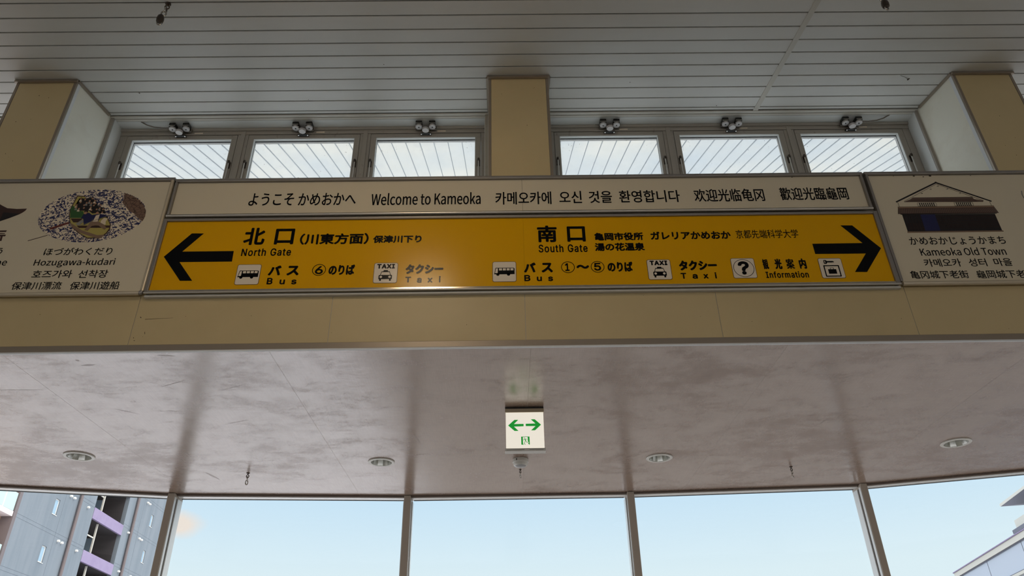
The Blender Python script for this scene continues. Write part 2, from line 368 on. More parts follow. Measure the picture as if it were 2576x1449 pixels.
def soffit_material():
    """glossy brown sheet with dulled, scuffed patches and a faint cloth-like weave"""
    m = material('worn_soffit_sheet', lin(176, 158, 148), 0.2)
    t = m.node_tree; n = t.nodes.new; l = t.links.new
    b = t.nodes['Principled BSDF']
    b.inputs['IOR'].default_value = 1.95
    c = n('ShaderNodeTexCoord')

    def noise(scale, rot, detail, rough, dist=0.0):
        mp = n('ShaderNodeMapping'); mp.inputs['Scale'].default_value = scale; mp.inputs['Rotation'].default_value = (0, 0, R(rot))
        a = n('ShaderNodeTexNoise'); a.inputs['Scale'].default_value = 1.0; a.inputs['Detail'].default_value = detail
        a.inputs['Roughness'].default_value = rough; a.inputs['Distortion'].default_value = dist
        l(c.outputs['Object'], mp.inputs[0]); l(mp.outputs[0], a.inputs['Vector'])
        return a.outputs['Fac']

    def math_(op, a, b_, c_=None):
        x = n('ShaderNodeMath'); x.operation = op
        for i, v in enumerate((a, b_, c_)):
            if v is None: continue
            if isinstance(v, (int, float)): x.inputs[i].default_value = v
            else: l(v, x.inputs[i])
        return x.outputs[0]

    def rng(v, a, b_, lo=0.0, hi=1.0):
        r = n('ShaderNodeMapRange'); r.inputs['From Min'].default_value = a; r.inputs['From Max'].default_value = b_
        r.inputs['To Min'].default_value = lo; r.inputs['To Max'].default_value = hi
        l(v, r.inputs['Value']); return r.outputs[0]
    broad = noise((0.8, 1.0, 1), 20, 3, 0.5, 0.4)
    blot = noise((4.2, 5.5, 1), 25, 8, 0.72, 0.3)
    scuf = noise((6, 40, 1), -14, 5, 0.7)
    weave = math_('ADD', noise((240, 9, 1), 3, 2, 0.5), noise((14, 260, 1), -4, 2, 0.5))
    patch = rng(math_('ADD', math_('MULTIPLY', broad, 0.55), math_('ADD', math_('MULTIPLY', blot, 0.75), math_('MULTIPLY', scuf, 0.22))), 0.70, 0.90)
    x = n('ShaderNodeMix'); x.data_type = 'RGBA'
    x.inputs['A'].default_value = lin(162, 140, 126); x.inputs['B'].default_value = lin(142, 116, 100)
    l(patch, x.inputs['Factor'])
    wv = n('ShaderNodeMix'); wv.data_type = 'RGBA'; wv.blend_type = 'MULTIPLY'
    wv.inputs['B'].default_value = lin(222, 218, 214)
    l(rng(weave, 0.85, 1.2, 0, 0.5), wv.inputs['Factor']); l(x.outputs['Result'], wv.inputs['A'])
    l(wv.outputs['Result'], b.inputs['Base Color'])
    l(math_('ADD', rng(patch, 0, 1, 0.19, 0.34), rng(weave, 0.8, 1.2, -0.03, 0.03)), b.inputs['Roughness'])
    l(rng(patch, 0, 1, 0.95, 0.5), b.inputs['Specular IOR Level'])
    bu = n('ShaderNodeBump'); bu.inputs['Strength'].default_value = 0.12; bu.inputs['Distance'].default_value = 0.006
    l(math_('ADD', blot, math_('MULTIPLY', scuf, 0.4)), bu.inputs['Height']); l(bu.outputs[0], b.inputs['Normal'])
    return m


M['soffit'] = soffit_material()


def water_material():
    """blue brush strokes of the printed river, threshold of stretched noise"""
    m = material('printed_river', lin(24, 28, 78), 0.35)
    t = m.node_tree; n = t.nodes.new; l = t.links.new
    b = t.nodes['Principled BSDF']
    c = n('ShaderNodeTexCoord'); mp = n('ShaderNodeMapping'); mp.inputs['Scale'].default_value = (62, 1, 92)
    mp.inputs['Rotation'].default_value = (0, R(18), 0)
    no = n('ShaderNodeTexNoise'); no.inputs['Scale'].default_value = 1; no.inputs['Detail'].default_value = 1.5; no.inputs['Distortion'].default_value = 1.4
    r = n('ShaderNodeMapRange'); r.inputs['From Min'].default_value = 0.475; r.inputs['From Max'].default_value = 0.505
    x = n('ShaderNodeMix'); x.data_type = 'RGBA'
    x.inputs['A'].default_value = lin(24, 28, 78); x.inputs['B'].default_value = lin(228, 212, 186)
    l(c.outputs['Object'], mp.inputs[0]); l(mp.outputs[0], no.inputs['Vector']); l(no.outputs['Fac'], r.inputs['Value'])
    l(r.outputs[0], x.inputs['Factor']); l(x.outputs['Result'], b.inputs['Base Color'])
    return m


def rock_material():
    m = material('printed_rock', lin(120, 92, 76), 0.35)
    t = m.node_tree; n = t.nodes.new; l = t.links.new
    b = t.nodes['Principled BSDF']
    c = n('ShaderNodeTexCoord'); mp = n('ShaderNodeMapping'); mp.inputs['Scale'].default_value = (55, 1, 62)
    v = n('ShaderNodeTexVoronoi'); v.feature = 'DISTANCE_TO_EDGE'; v.inputs['Scale'].default_value = 1
    r = n('ShaderNodeMapRange'); r.inputs['From Min'].default_value = 0.02; r.inputs['From Max'].default_value = 0.06
    x = n('ShaderNodeMix'); x.data_type = 'RGBA'
    x.inputs['A'].default_value = lin(48, 30, 26); x.inputs['B'].default_value = lin(122, 94, 78)
    l(c.outputs['Object'], mp.inputs[0]); l(mp.outputs[0], v.inputs['Vector']); l(v.outputs['Distance'], r.inputs['Value'])
    l(r.outputs[0], x.inputs['Factor']); l(x.outputs['Result'], b.inputs['Base Color'])
    return m


M['river'] = water_material()
M['rock'] = rock_material()


# ------------------------------------------------------------------ mesh helpers
class MB:
    def __init__(self):
        self.v = []; self.f = []

    def add(self, verts, faces):
        o = len(self.v)
        self.v += [tuple(p) for p in verts]
        self.f += [tuple(i + o for i in q) for q in faces]
        return self

    def box(self, x0, x1, y0, y1, z0, z1):
        return self.add([(x0, y0, z0), (x1, y0, z0), (x1, y1, z0), (x0, y1, z0), (x0, y0, z1), (x1, y0, z1), (x1, y1, z1), (x0, y1, z1)],
                        [(0, 3, 2, 1), (4, 5, 6, 7), (0, 1, 5, 4), (1, 2, 6, 5), (2, 3, 7, 6), (3, 0, 4, 7)])

    def hexa(self, p):
        return self.add(p, [(0, 3, 2, 1), (4, 5, 6, 7), (0, 1, 5, 4), (1, 2, 6, 5), (2, 3, 7, 6), (3, 0, 4, 7)])

    def bar(self, a, b, w, h, up=(0, 0, 1)):
        a = Vector(a); b = Vector(b); d = (b - a).normalized(); u = Vector(up)
        s = d.cross(u).normalized(); u = s.cross(d).normalized()
        p = []
        for q in (a, b):
            for sx, sy in ((-1, -1), (1, -1), (1, 1), (-1, 1)):
                p.append(q + s * (w / 2 * sx) + u * (h / 2 * sy))
        return self.add(p, [(0, 1, 2, 3), (4, 7, 6, 5), (0, 4, 5, 1), (1, 5, 6, 2), (2, 6, 7, 3), (3, 7, 4, 0)])

    def tube(self, pts, r, n=10, closed=False):
        pts = [Vector(p) for p in pts]
        rings = []
        up = Vector((0.13, 0.31, 0.94))
        m = len(pts)
        for i, p in enumerate(pts):
            if closed:
                t = (pts[(i + 1) % m] - pts[i - 1]).normalized()
            else:
                t = (pts[min(i + 1, m - 1)] - pts[max(i - 1, 0)]).normalized()
            s = t.cross(up)
            if s.length < 1e-4:
                s = t.cross(Vector((1, 0, 0)))
            s.normalize(); u = s.cross(t)
            rad = r[i] if isinstance(r, (list, tuple)) else r
            rings.append([p + s * rad * math.cos(2 * math.pi * k / n) + u * rad * math.sin(2 * math.pi * k / n) for k in range(n)])
        o = len(self.v)
        for g in rings:
            self.v += [tuple(q) for q in g]
        cnt = m if closed else m - 1
        for i in range(cnt):
            j = (i + 1) % m
            for k in range(n):
                self.f.append((o + i * n + k, o + i * n + (k + 1) % n, o + j * n + (k + 1) % n, o + j * n + k))
        if not closed:
            self.f.append(tuple(o + k for k in range(n)))
            self.f.append(tuple(o + (m - 1) * n + k for k in reversed(range(n))))
        return self

    def lathe(self, prof, c, n=40, close=True):
        """profile [(radius, z)] about a vertical axis through c"""
        o = len(self.v)
        for r, z in prof:
            for k in range(n):
                a = 2 * math.pi * k / n
                self.v.append((c[0] + r * math.cos(a), c[1] + r * math.sin(a), c[2] + z))
        for i in range(len(prof) - 1):
            for k in range(n):
                self.f.append((o + i * n + k, o + i * n + (k + 1) % n, o + (i + 1) * n + (k + 1) % n, o + (i + 1) * n + k))
        if close:
            self.f.append(tuple(o + k for k in reversed(range(n))))
            self.f.append(tuple(o + (len(prof) - 1) * n + k for k in range(n)))
        return self

    def plate(self, poly, y, t=0.0006):
        """flat print on a wall facing -y: outline in (x, z), front at y, thickness t"""
        n = len(poly)
        a = sum(poly[i][0] * poly[(i + 1) % n][1] - poly[(i + 1) % n][0] * poly[i][1] for i in range(n))
        if a < 0:
            poly = poly[::-1]
        o = len(self.v)
        self.v += [(p[0], y, p[1]) for p in poly] + [(p[0], y + t, p[1]) for p in poly]
        self.f.append(tuple(o + i for i in range(n)))
        self.f.append(tuple(o + n + i for i in reversed(range(n))))
        for i in range(n):
            j = (i + 1) % n
            self.f.append((o + i, o + n + i, o + n + j, o + j))
        return self

    def build(self, name, mat, parent=None, smooth=False, bevel=0.0):
        me = bpy.data.meshes.new(name)
        me.from_pydata(self.v, [], self.f)
        bm = bmesh.new(); bm.from_mesh(me)
        bmesh.ops.recalc_face_normals(bm, faces=bm.faces)
        bm.to_mesh(me); bm.free()
        me.materials.append(mat)
        if smooth:
            for p in me.polygons:
                p.use_smooth = True
        o = bpy.data.objects.new(name, me)
        COL.objects.link(o)
        if parent is not None:
            o.parent = parent
        if bevel:
            b = o.modifiers.new('bevel', 'BEVEL'); b.width = bevel; b.segments = 2; b.limit_method = 'ANGLE'; b.angle_limit = R(40)
        if smooth:
            try:
                me.set_sharp_from_angle(angle=R(38))
            except Exception:
                pass
        return o


def tag(o, label=None, cat=None, group=None, kind=None):
    if label: o['label'] = label
    if cat: o['category'] = cat
    if group: o['group'] = group
    if kind: o['kind'] = kind
    return o


def empty(name, loc=(0, 0, 0), rz=0.0):
    o = bpy.data.objects.new(name, None)
    o.empty_display_size = 0.05
    o.location = loc; o.rotation_euler = (0, 0, rz)
    COL.objects.link(o)
    return o


def local(o):
    """parts are written in world metres; keep them there under a moved empty"""
    o.matrix_parent_inverse = Matrix.Translation(-Vector(o.parent.location))
    return o


def struct(o, label, cat):
    return tag(o, label, cat, kind='structure')


# ------------------------------------------------------------------ fonts (the ones that come with Blender)
def font(fname):
    try:
        return bpy.data.fonts.load(os.path.join(bpy.utils.system_resource('DATAFILES'), 'fonts', fname))
    except Exception:
        return None


INTER = font('Inter.woff2')
NOTO = font('Noto Sans CJK Regular.woff2')


def text_geometry(s, fnt=None, spacing=1.0):
    c = bpy.data.curves.new('glyphs', 'FONT'); c.body = s; c.size = 1.0; c.resolution_u = 4
    c.space_character = spacing
    if fnt: c.font = fnt
    o = bpy.data.objects.new('glyphs', c); COL.objects.link(o)
    bpy.context.view_layer.update()
    me = bpy.data.meshes.new_from_object(o.evaluated_get(bpy.context.evaluated_depsgraph_get()))
    v = [(p.co.x, p.co.y) for p in me.vertices]; f = [tuple(p.vertices) for p in me.polygons]
    bpy.data.objects.remove(o); bpy.data.curves.remove(c); bpy.data.meshes.remove(me)
    return v, f


def lettering(mb, s, x0, x1, z0, z1, y, bold=0.0, fnt=None, spacing=1.0):
    """flat letters filling the rectangle on the wall plane; bold fattens every stroke by that many metres"""
    v, f = text_geometry(s, fnt, spacing)
    ax = min(p[0] for p in v); bx = max(p[0] for p in v); az = min(p[1] for p in v); bz = max(p[1] for p in v)
    x0 += bold; x1 -= bold; z0 += bold; z1 -= bold
    sx = (x1 - x0) / max(bx - ax, 1e-6); sz = (z1 - z0) / max(bz - az, 1e-6)
    base = [(x0 + (p[0] - ax) * sx, z0 + (p[1] - az) * sz) for p in v]
    offs = [(0, 0)]
    if bold:
        d = 0.72
        offs += [(1, 0), (-1, 0), (0, 1), (0, -1), (d, d), (-d, d), (d, -d), (-d, -d)]
    for i, (dx, dz) in enumerate(offs):
        mb.add([(p[0] + dx * bold, y - 0.00002 * i, p[1] + dz * bold) for p in base], [tuple(reversed(q)) for q in f])
    return mb


def rrect(x0, x1, z0, z1, r, n=5):
    p = []
    for cx, cz, a in ((x1 - r, z0 + r, -90), (x1 - r, z1 - r, 0), (x0 + r, z1 - r, 90), (x0 + r, z0 + r, 180)):
        for k in range(n + 1):
            t = R(a + 90 * k / n)
            p.append((cx + r * math.cos(t), cz + r * math.sin(t)))
    return p


def disc(cx, cz, rx, rz=None, n=32):
    rz = rz or rx
    return [(cx + rx * math.cos(2 * math.pi * k / n), cz + rz * math.sin(2 * math.pi * k / n)) for k in range(n)]


def ring(mb, cx, cz, r, w, y, rz=None, n=40):
    rz = rz or r
    for k in range(n):
        a = 2 * math.pi * k / n; b = 2 * math.pi * (k + 1) / n
        mb.plate([(cx + r * math.cos(a), cz + rz * math.sin(a)), (cx + r * math.cos(b), cz + rz * math.sin(b)),
                  (cx + (r - w) * math.cos(b), cz + (rz - w) * math.sin(b)), (cx + (r - w) * math.cos(a), cz + (rz - w) * math.sin(a))], y)
    return mb


def stroke(mb, pts, w, y):
    for a, b in zip(pts, pts[1:]):
        d = Vector((b[0] - a[0], b[1] - a[1]))
        if d.length < 1e-6:
            continue
        s = Vector((-d.y, d.x)).normalized() * (w / 2); e = d.normalized() * (w / 4)
        mb.plate([(a[0] - e.x + s.x, a[1] - e.y + s.y), (a[0] - e.x - s.x, a[1] - e.y - s.y), (b[0] + e.x - s.x, b[1] + e.y - s.y), (b[0] + e.x + s.x, b[1] + e.y + s.y)], y)
    return mb


# ================================================================== THE SETTING
# hall floor, side and back walls (behind the camera, they shape the daylight)
struct(MB().box(-8, 8, -7, 5.4, -0.2, 0).build('floor', M['floor']), 'pale stone floor of the station hall below the sign', 'floor')
wb = MB()
wb.box(-8, 8, -7.2, -7.0, 0, 0.5).box(-8, 8, -7.2, -7.0, 2.45, 3.2)
for x in (-8, -4.4, 0.0, 4.0, 7.6):
    wb.box(x, x + 0.4, -7.2, -7.0, 0.5, 2.45)
struct(wb.build('wall_back', M['inner_wall']), 'plain hall wall with wide openings behind the viewer', 'wall')
struct(MB().box(-8.2, -8, -7.2, 3.3, 0, 5).build('wall_left', M['inner_wall']), 'plain side wall at the left end of the hall', 'wall')
struct(MB().box(8, 8.2, -7.2, 3.3, 0, 5).build('wall_right', M['inner_wall']), 'plain side wall at the right end of the hall', 'wall')

# sloping plank ceiling
SL = math.tan(R(11.6)); CA = math.cos(R(11.6)); SA = math.sin(R(11.6))
CY, CZ = 2.88, 4.673


def ceil_pt(x, v, h=0.0):
    """point on the sloping ceiling: v metres up the slope from the column line, h metres above the surface"""
    return (x, CY + v * CA - h * SA, CZ + v * SA + h * CA)


def ceil_box(mb, x0, x1, v0, v1, h0, h1):
    return mb.hexa([ceil_pt(x0, v0, h0), ceil_pt(x1, v0, h0), ceil_pt(x1, v1, h0), ceil_pt(x0, v1, h0),
                    ceil_pt(x0, v0, h1), ceil_pt(x1, v0, h1), ceil_pt(x1, v1, h1), ceil_pt(x0, v1, h1)])


mb = MB()
PITCH = 0.1022
for k in range(-98, 4):
    a = 0.0115 + PITCH * k + 0.0042; b = 0.0115 + PITCH * (k + 1) - 0.0042
    if k == 3: b = 0.345
    ceil_box(mb, -8, 8, a, b, 0, 0.014)
ceiling = mb.build('ceiling', M['plank'], bevel=0.002)
struct(ceiling, 'sloping ceiling of narrow pale grey metal planks', 'ceiling')
mb = ceil_box(MB(), -8, 8, -10.2, 0.41, 0.024, 0.08)
tag(mb.build('backing', M['plank_gap'], ceiling), 'dark void seen between the planks')
mb = ceil_box(MB(), 1.500, 1.528, -10.0, 0.352, -0.004, 0.0)
struct(mb.build('trim_1', M['trim_light']), 'thin pale batten running up the plank ceiling right of the middle column', 'trim')

db = MB()
for x, v, r in ((2.277, 0.055, 0.007), (-2.025, 0.122, 0.004), (1.268, 0.30, 0.003), (-0.62, -0.12, 0.0025), (-1.1, 0.20, 0.002), (0.72, 0.06, 0.0025)):
    p = []
    for k in range(9):
        a = 2 * math.pi * k / 9
        p.append(ceil_pt(x + r * (0.6 + 0.3 * (k % 3)) * math.cos(a), v + r * 1.5 * math.sin(a), -0.0012))
    q = [ceil_pt(x, v, -0.0002)]
    db.add(p + q, [tuple(range(9))] + [(k, (k + 1) % 9, 9) for k in range(9)])
db.tube([ceil_pt(2.277, 0.055, -0.0015), ceil_pt(2.25, 0.035, -0.002), ceil_pt(2.215, 0.02, -0.0005)], 0.0008, 5)
db.build('dead_insect', M['stain'], ceiling)

# beam wall that carries the signs, sill on top
wf = MB().box(-8, 8, 2.85, 3.42, 3.03, 3.925)
wall_front = struct(wf.build('wall_front', M['inner_wall']), 'beam wall above the low soffit carrying the station signs', 'wall')
xs = [-8] + [0.095 + 0.85 * k for k in range(-9, 10)] + [8]
for i in range(len(xs) - 1):
    a, b = xs[i], xs[i + 1]
    if b < -3.2 or a > 3.2:
        continue
    o = MB().box(a + 0.0012, b - 0.0012, 2.835, 2.85, 3.036, 3.60).build('fascia_panel', M['beige'], wall_front, bevel=0.0008)
gl = MB()
for x in xs[1:-1]:
    if abs(x) < 3.2:
        gl.box(x - 0.0012, x + 0.0012, 2.8365, 2.85, 3.036, 3.28)
gl.build('joint_strip', M['alu'], wall_front)
# scuffs on the fascia beside the left joint
sc = MB()
for p in ([(-1.560, 3.161), (-1.44, 3.1655), (-1.44, 3.1648), (-1.560, 3.159)], [(-1.585, 3.172), (-1.58, 3.166), (-1.577, 3.167), (-1.583, 3.1735)], [(-1.548, 3.098), (-1.545, 3.087), (-1.543, 3.0873), (-1.546, 3.0985)],
          [(-1.59, 3.072), (-1.588, 3.067), (-1.586, 3.068), (-1.588, 3.073)], [(-1.585, 3.057), (-1.58, 3.0545), (-1.579, 3.057), (-1.5835, 3.0585)]):
    sc.plate(p, 2.8346, 0.0003)
for i in range(16):
    x = random.uniform(-2.2, 2.3); z = random.uniform(3.05, 3.26); r = random.uniform(0.0006, 0.0016)
    sc.plate(disc(x, z, r, r * random.uniform(0.6, 1.6), 7), 2.8346, 0.0003)
sc.build('scuff_mark', M['stain'], wall_front)
tb = MB().box(-8, 8, 2.829, 2.86, 3.0052, 3.033)
struct(tb.build('trim_2', M['trim'], bevel=0.001), 'grey metal angle along the bottom edge of the beige beam', 'trim')
tb = MB().box(-8, 8, 2.8295, 2.8395, 2.9985, 3.0050)
struct(tb.build('trim_3', M['white_strip']), 'thin white edging strip between beam and soffit', 'trim')
struct(MB().box(-8, 8, 2.835, 3.33, 3.926, 3.935).build('trim_4', M['trim_light']), 'pale ledge on top of the sign beam below the high windows', 'trim')

# low soffit: sheets with open joints, following the bowed glass wall
GLASS_PTS = [(-6.2, 3.98), (-3.80, 4.615), (-2.235, 5.03), (-0.675, 5.16), (0.860, 5.16), (2.430, 5.05), (4.00, 4.57), (6.2, 3.92)]


def glass_y(x):
    for (xa, ya), (xb, yb) in zip(GLASS_PTS, GLASS_PTS[1:]):
        if xa <= x <= xb:
            return ya + (yb - ya) * (x - xa) / (xb - xa)
    return 4.0


SCUFFS = [((-1.859, 4.514), (-1.821, 4.676), 0.022), ((-1.343, 3.253), (-1.195, 3.176), 0.004), ((-1.46, 3.693), (-1.327, 3.637), 0.004), ((-1.604, 3.202), (-1.466, 3.129), 0.006), ((-1.949, 3.45), (-1.843, 3.538), 0.004), ((-1.699, 3.493), (-1.637, 3.506), 0.005), ((-2.353, 3.209), (-2.151, 3.216), 0.007), ((-0.945, 3.554), (-0.815, 3.537), 0.003), ((1.707, 3.832), (1.731, 3.729), 0.006), ((-1.852, 2.957), (-1.788, 2.951), 0.02), ((-1.847, 2.897), (-1.838, 2.913), 0.02), ((-0.501, 3.872), (-0.474, 4.07), 0.003), ((-1.485, 2.864), (-1.413, 2.874), 0.012)]
seams = [-2.126, -1.0, 0.115, 1.221, 2.34]
edges = [-6.2] + [-2.126 - 1.12 * k for k in (3, 2, 1)] + seams + [2.34 + 1.12 * k for k in (1, 2, 3)] + [6.2]
edges = sorted(e for e in edges if -6.2 <= e <= 6.2)
mb = MB()
for a, b in zip(edges, edges[1:]):
    brk = [a + 0.0007] + [p[0] for p in GLASS_PTS if a + 0.01 < p[0] < b - 0.01] + [b - 0.0007]
    for p, q in zip(brk, brk[1:]):
        yp, yq = glass_y(p) + 0.05, glass_y(q) + 0.05
        mb.hexa([(p, 2.84, 3.0), (q, 2.84, 3.0), (q, yq, 3.0), (p, yp, 3.0), (p, 2.84, 3.012), (q, 2.84, 3.012), (q, yq, 3.012), (p, yp, 3.012)])
soffit = struct(mb.build('ceiling', M['soffit']), 'low grey brown soffit of worn sheets above the bowed glass wall', 'ceiling')
mb = MB()
for (xa, ya), (xb, yb) in zip(GLASS_PTS, GLASS_PTS[1:]):
    mb.hexa([(xa, 2.84, 3.0125), (xb, 2.84, 3.0125), (xb, yb + 0.1, 3.0125), (xa, ya + 0.1, 3.0125), (xa, 2.84, 3.03), (xb, 2.84, 3.03), (xb, yb + 0.1, 3.03), (xa, ya + 0.1, 3.03)])
mb.build('backing', M['seam_fill'], soffit)
mb = MB()
for s in edges[1:-1]:
    mb.box(s - 0.00068, s + 0.00068, 2.842, glass_y(s) + 0.04, 2.9999, 3.0118)
mb.build('joint_strip', M['seam_fill'], soffit)
mb = MB()
for (ax, ay), (bx, by), wd in SCUFFS:
    d = Vector((bx - ax, by - ay)); s = Vector((-d.y, d.x)).normalized()
    top = []; bot = []
    for k in range(9):
        t = k / 8
        w = wd * 0.5 * math.sin(math.pi * min(0.98, max(0.02, t))) * random.uniform(0.6, 1.0)
        px_, py_ = ax + d.x * t, ay + d.y * t
        top.append((px_ + s.x * w, py_ + s.y * w, 2.9996)); bot.append((px_ - s.x * w, py_ - s.y * w, 2.9996))
    p = top + bot[::-1]
    mb.add(p, [(k, k + 1, 16 - k, 17 - k) for k in range(8)])
mb.build('scuff_mark', M['scuff'], soffit)
mb = MB()
for (xa, ya), (xb, yb) in zip(GLASS_PTS, GLASS_PTS[1:]):
    mb.hexa([(xa, 3.42, 3.031), (xb, 3.42, 3.031), (xb, yb + 0.11, 3.031), (xa, ya + 0.11, 3.031), (xa, 3.42, 3.30), (xb, 3.42, 3.30), (xb, yb + 0.11, 3.22), (xa, ya + 0.11, 3.22)])
struct(mb.build('roof', M['roof_metal']), 'pale flat roof outside below the high windows', 'roof')

# ------------------------------------------------------------------ columns between the high windows
def column(x0, x1, label, front=True):
    root = empty('column', ((x0 + x1) / 2, 3.06, 3.93))
    struct(root, label, 'column')
    e = 0.014
    ztop = lambda y: CZ + (y - CY) * SL
    # cream box
    b = MB().hexa([(x0, 2.892, 3.936), (x1, 2.892, 3.936), (x1, 3.42, 3.936), (x0, 3.42, 3.936), (x0, 2.892, ztop(2.892)), (x1, 2.892, ztop(2.892)), (x1, 3.42, ztop(3.42)), (x0, 3.42, ztop(3.42))])
    local(b.build('side_panel', M['pale'], root))
    local(MB().box(x0 + e, x1 - e, 2.881, 2.8915, 3.936, ztop(2.88)).build('front_panel', M['beige'], root))
    for xa, xb in ((x0 - 0.001, x0 + e - 0.001), (x1 - e + 0.001, x1 + 0.001)):
        local(MB().box(xa, xb, 2.879, 2.8915, 3.936, ztop(2.88)).build('corner_bead', M['trim'], root, bevel=0.001))
        s = -1 if xa < (x0 + x1) / 2 else 1
        xo = x0 if s < 0 else x1
        local(MB().box(min(xo + s * 0.0004, xo + s * 0.0022), max(xo + s * 0.0004, xo + s * 0.0022), 2.893, 2.915, 3.936, ztop(2.9) - 0.01).build('edge_strip', M['white_strip'], root))
    # small cove where column meets planks; darker trim colour stands in for shade
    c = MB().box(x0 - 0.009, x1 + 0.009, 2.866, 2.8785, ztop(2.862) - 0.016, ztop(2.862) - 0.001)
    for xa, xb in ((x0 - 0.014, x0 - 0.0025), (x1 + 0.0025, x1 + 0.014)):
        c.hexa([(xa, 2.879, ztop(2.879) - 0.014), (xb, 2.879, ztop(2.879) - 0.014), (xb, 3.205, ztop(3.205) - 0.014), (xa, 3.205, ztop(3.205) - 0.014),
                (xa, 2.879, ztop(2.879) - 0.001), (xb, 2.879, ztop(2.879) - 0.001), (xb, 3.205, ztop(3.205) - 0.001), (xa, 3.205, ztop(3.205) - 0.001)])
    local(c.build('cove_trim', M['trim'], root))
    sp = MB()
    for i in range(7):
        x = random.uniform(x0 + 0.03, x1 - 0.03); z = random.uniform(4.0, 4.6); r = random.uniform(0.0008, 0.002)
        sp.plate(disc(x, z, r, r * random.uniform(0.7, 1.8), 7), 2.8806, 0.0003)
    local(sp.build('fly_speck', M['stain'], root))
    return root


column(-2.623, -2.303, 'beige column with a pale side panel at the left end of the high windows')
column(-0.066, 0.258, 'beige column in the middle between the two rows of high windows')
column(2.490, 2.815, 'beige column with a pale side panel at the right end of the high windows')
for k in (-2, 2):
    x = 0.096 + 2.56 * k
    column(x - 0.162, x + 0.162, 'beige column outside the left of the frame' if k < 0 else 'beige column outside the right of the frame')

# ------------------------------------------------------------------ high windows
ZT = 4.737
nw = [0]
SASHES = {0: ((-2.237, -1.581), (-1.513, -0.848), (-0.782, -0.124)), 1: ((0.318, 0.973), (1.039, 1.705), (1.771, 2.429))}
OPENINGS = [(-2.283, -0.097), (0.290, 2.474)]
SIDE = [(-4.843, -2.657), (2.850, 5.034)]
YF = 3.34
ORD = ['first', 'second', 'third', 'fourth', 'fifth', 'sixth']


def opening(x0, x1, n, label):
    """reveal, jamb trims, fixed frame of one bay"""
    t = MB()
    t.box(x0 - 0.024, x0 - 0.001, 3.236, 3.4, 3.936, ZT + 0.004).box(x1 + 0.001, x1 + 0.024, 3.236, 3.4, 3.936, ZT + 0.004)
    root = struct(t.build('trim_%d' % n, M['frame'], bevel=0.0015), label, 'trim')
    rv = MB().box(x0 - 0.001, x0 + 0.0015, 3.246, YF, 3.936, ZT).box(x1 - 0.0015, x1 + 0.001, 3.246, YF, 3.936, ZT)
    rv.box(x0 + 0.0015, x1 - 0.0015, 3.267, YF + 0.06, ZT, ZT + 0.006)
    rv.build('reveal', M['reveal'], root)
    h = MB().box(x0 - 0.024, x1 + 0.024, 3.2275, 3.2455, 4.738, 4.752).box(x0 - 0.001, x1 + 0.001, 3.249, 3.266, 4.7365, 4.752)
    h.build('head_moulding', M['trim_light'], root, bevel=0.002)
    h2 = MB().box(x0 - 0.024, x1 + 0.024, 3.2465, 3.44, 4.753, 4.81)
    h2.build('lintel', M['plank_gap'], root)
    return root


def fixed_frame(sashes, x0, x1, root):
    f = MB()
    f.box(x0 + 0.002, x1 - 0.002, YF - 0.004, 3.42, 4.692, ZT - 0.001)
    f.box(x0 + 0.002, x1 - 0.002, YF - 0.014, YF - 0.004, 4.717, ZT - 0.001)
    f.box(x0 + 0.002, x1 - 0.002, YF, 3.42, 3.936, 3.985)
    xs_ = [x0 + 0.002] + [q for s in sashes for q in (s[0] - 0.002, s[1] + 0.002)] + [x1 - 0.002]
    for a, b in zip(xs_[0::2], xs_[1::2]):
        f.box(a, b, YF, 3.42, 3.985, 4.692)
    f.build('fixed_frame', M['frame'], root, bevel=0.0015)
    p = MB()
    for (a, b), (c, d) in zip(sashes, sashes[1:]):
        m = (b + c) / 2
        p.box(m - 0.013, m + 0.013, YF - 0.007, YF - 0.0005, 3.986, 4.716)
    p.build('post_cover', M['frame'], root, bevel=0.001)


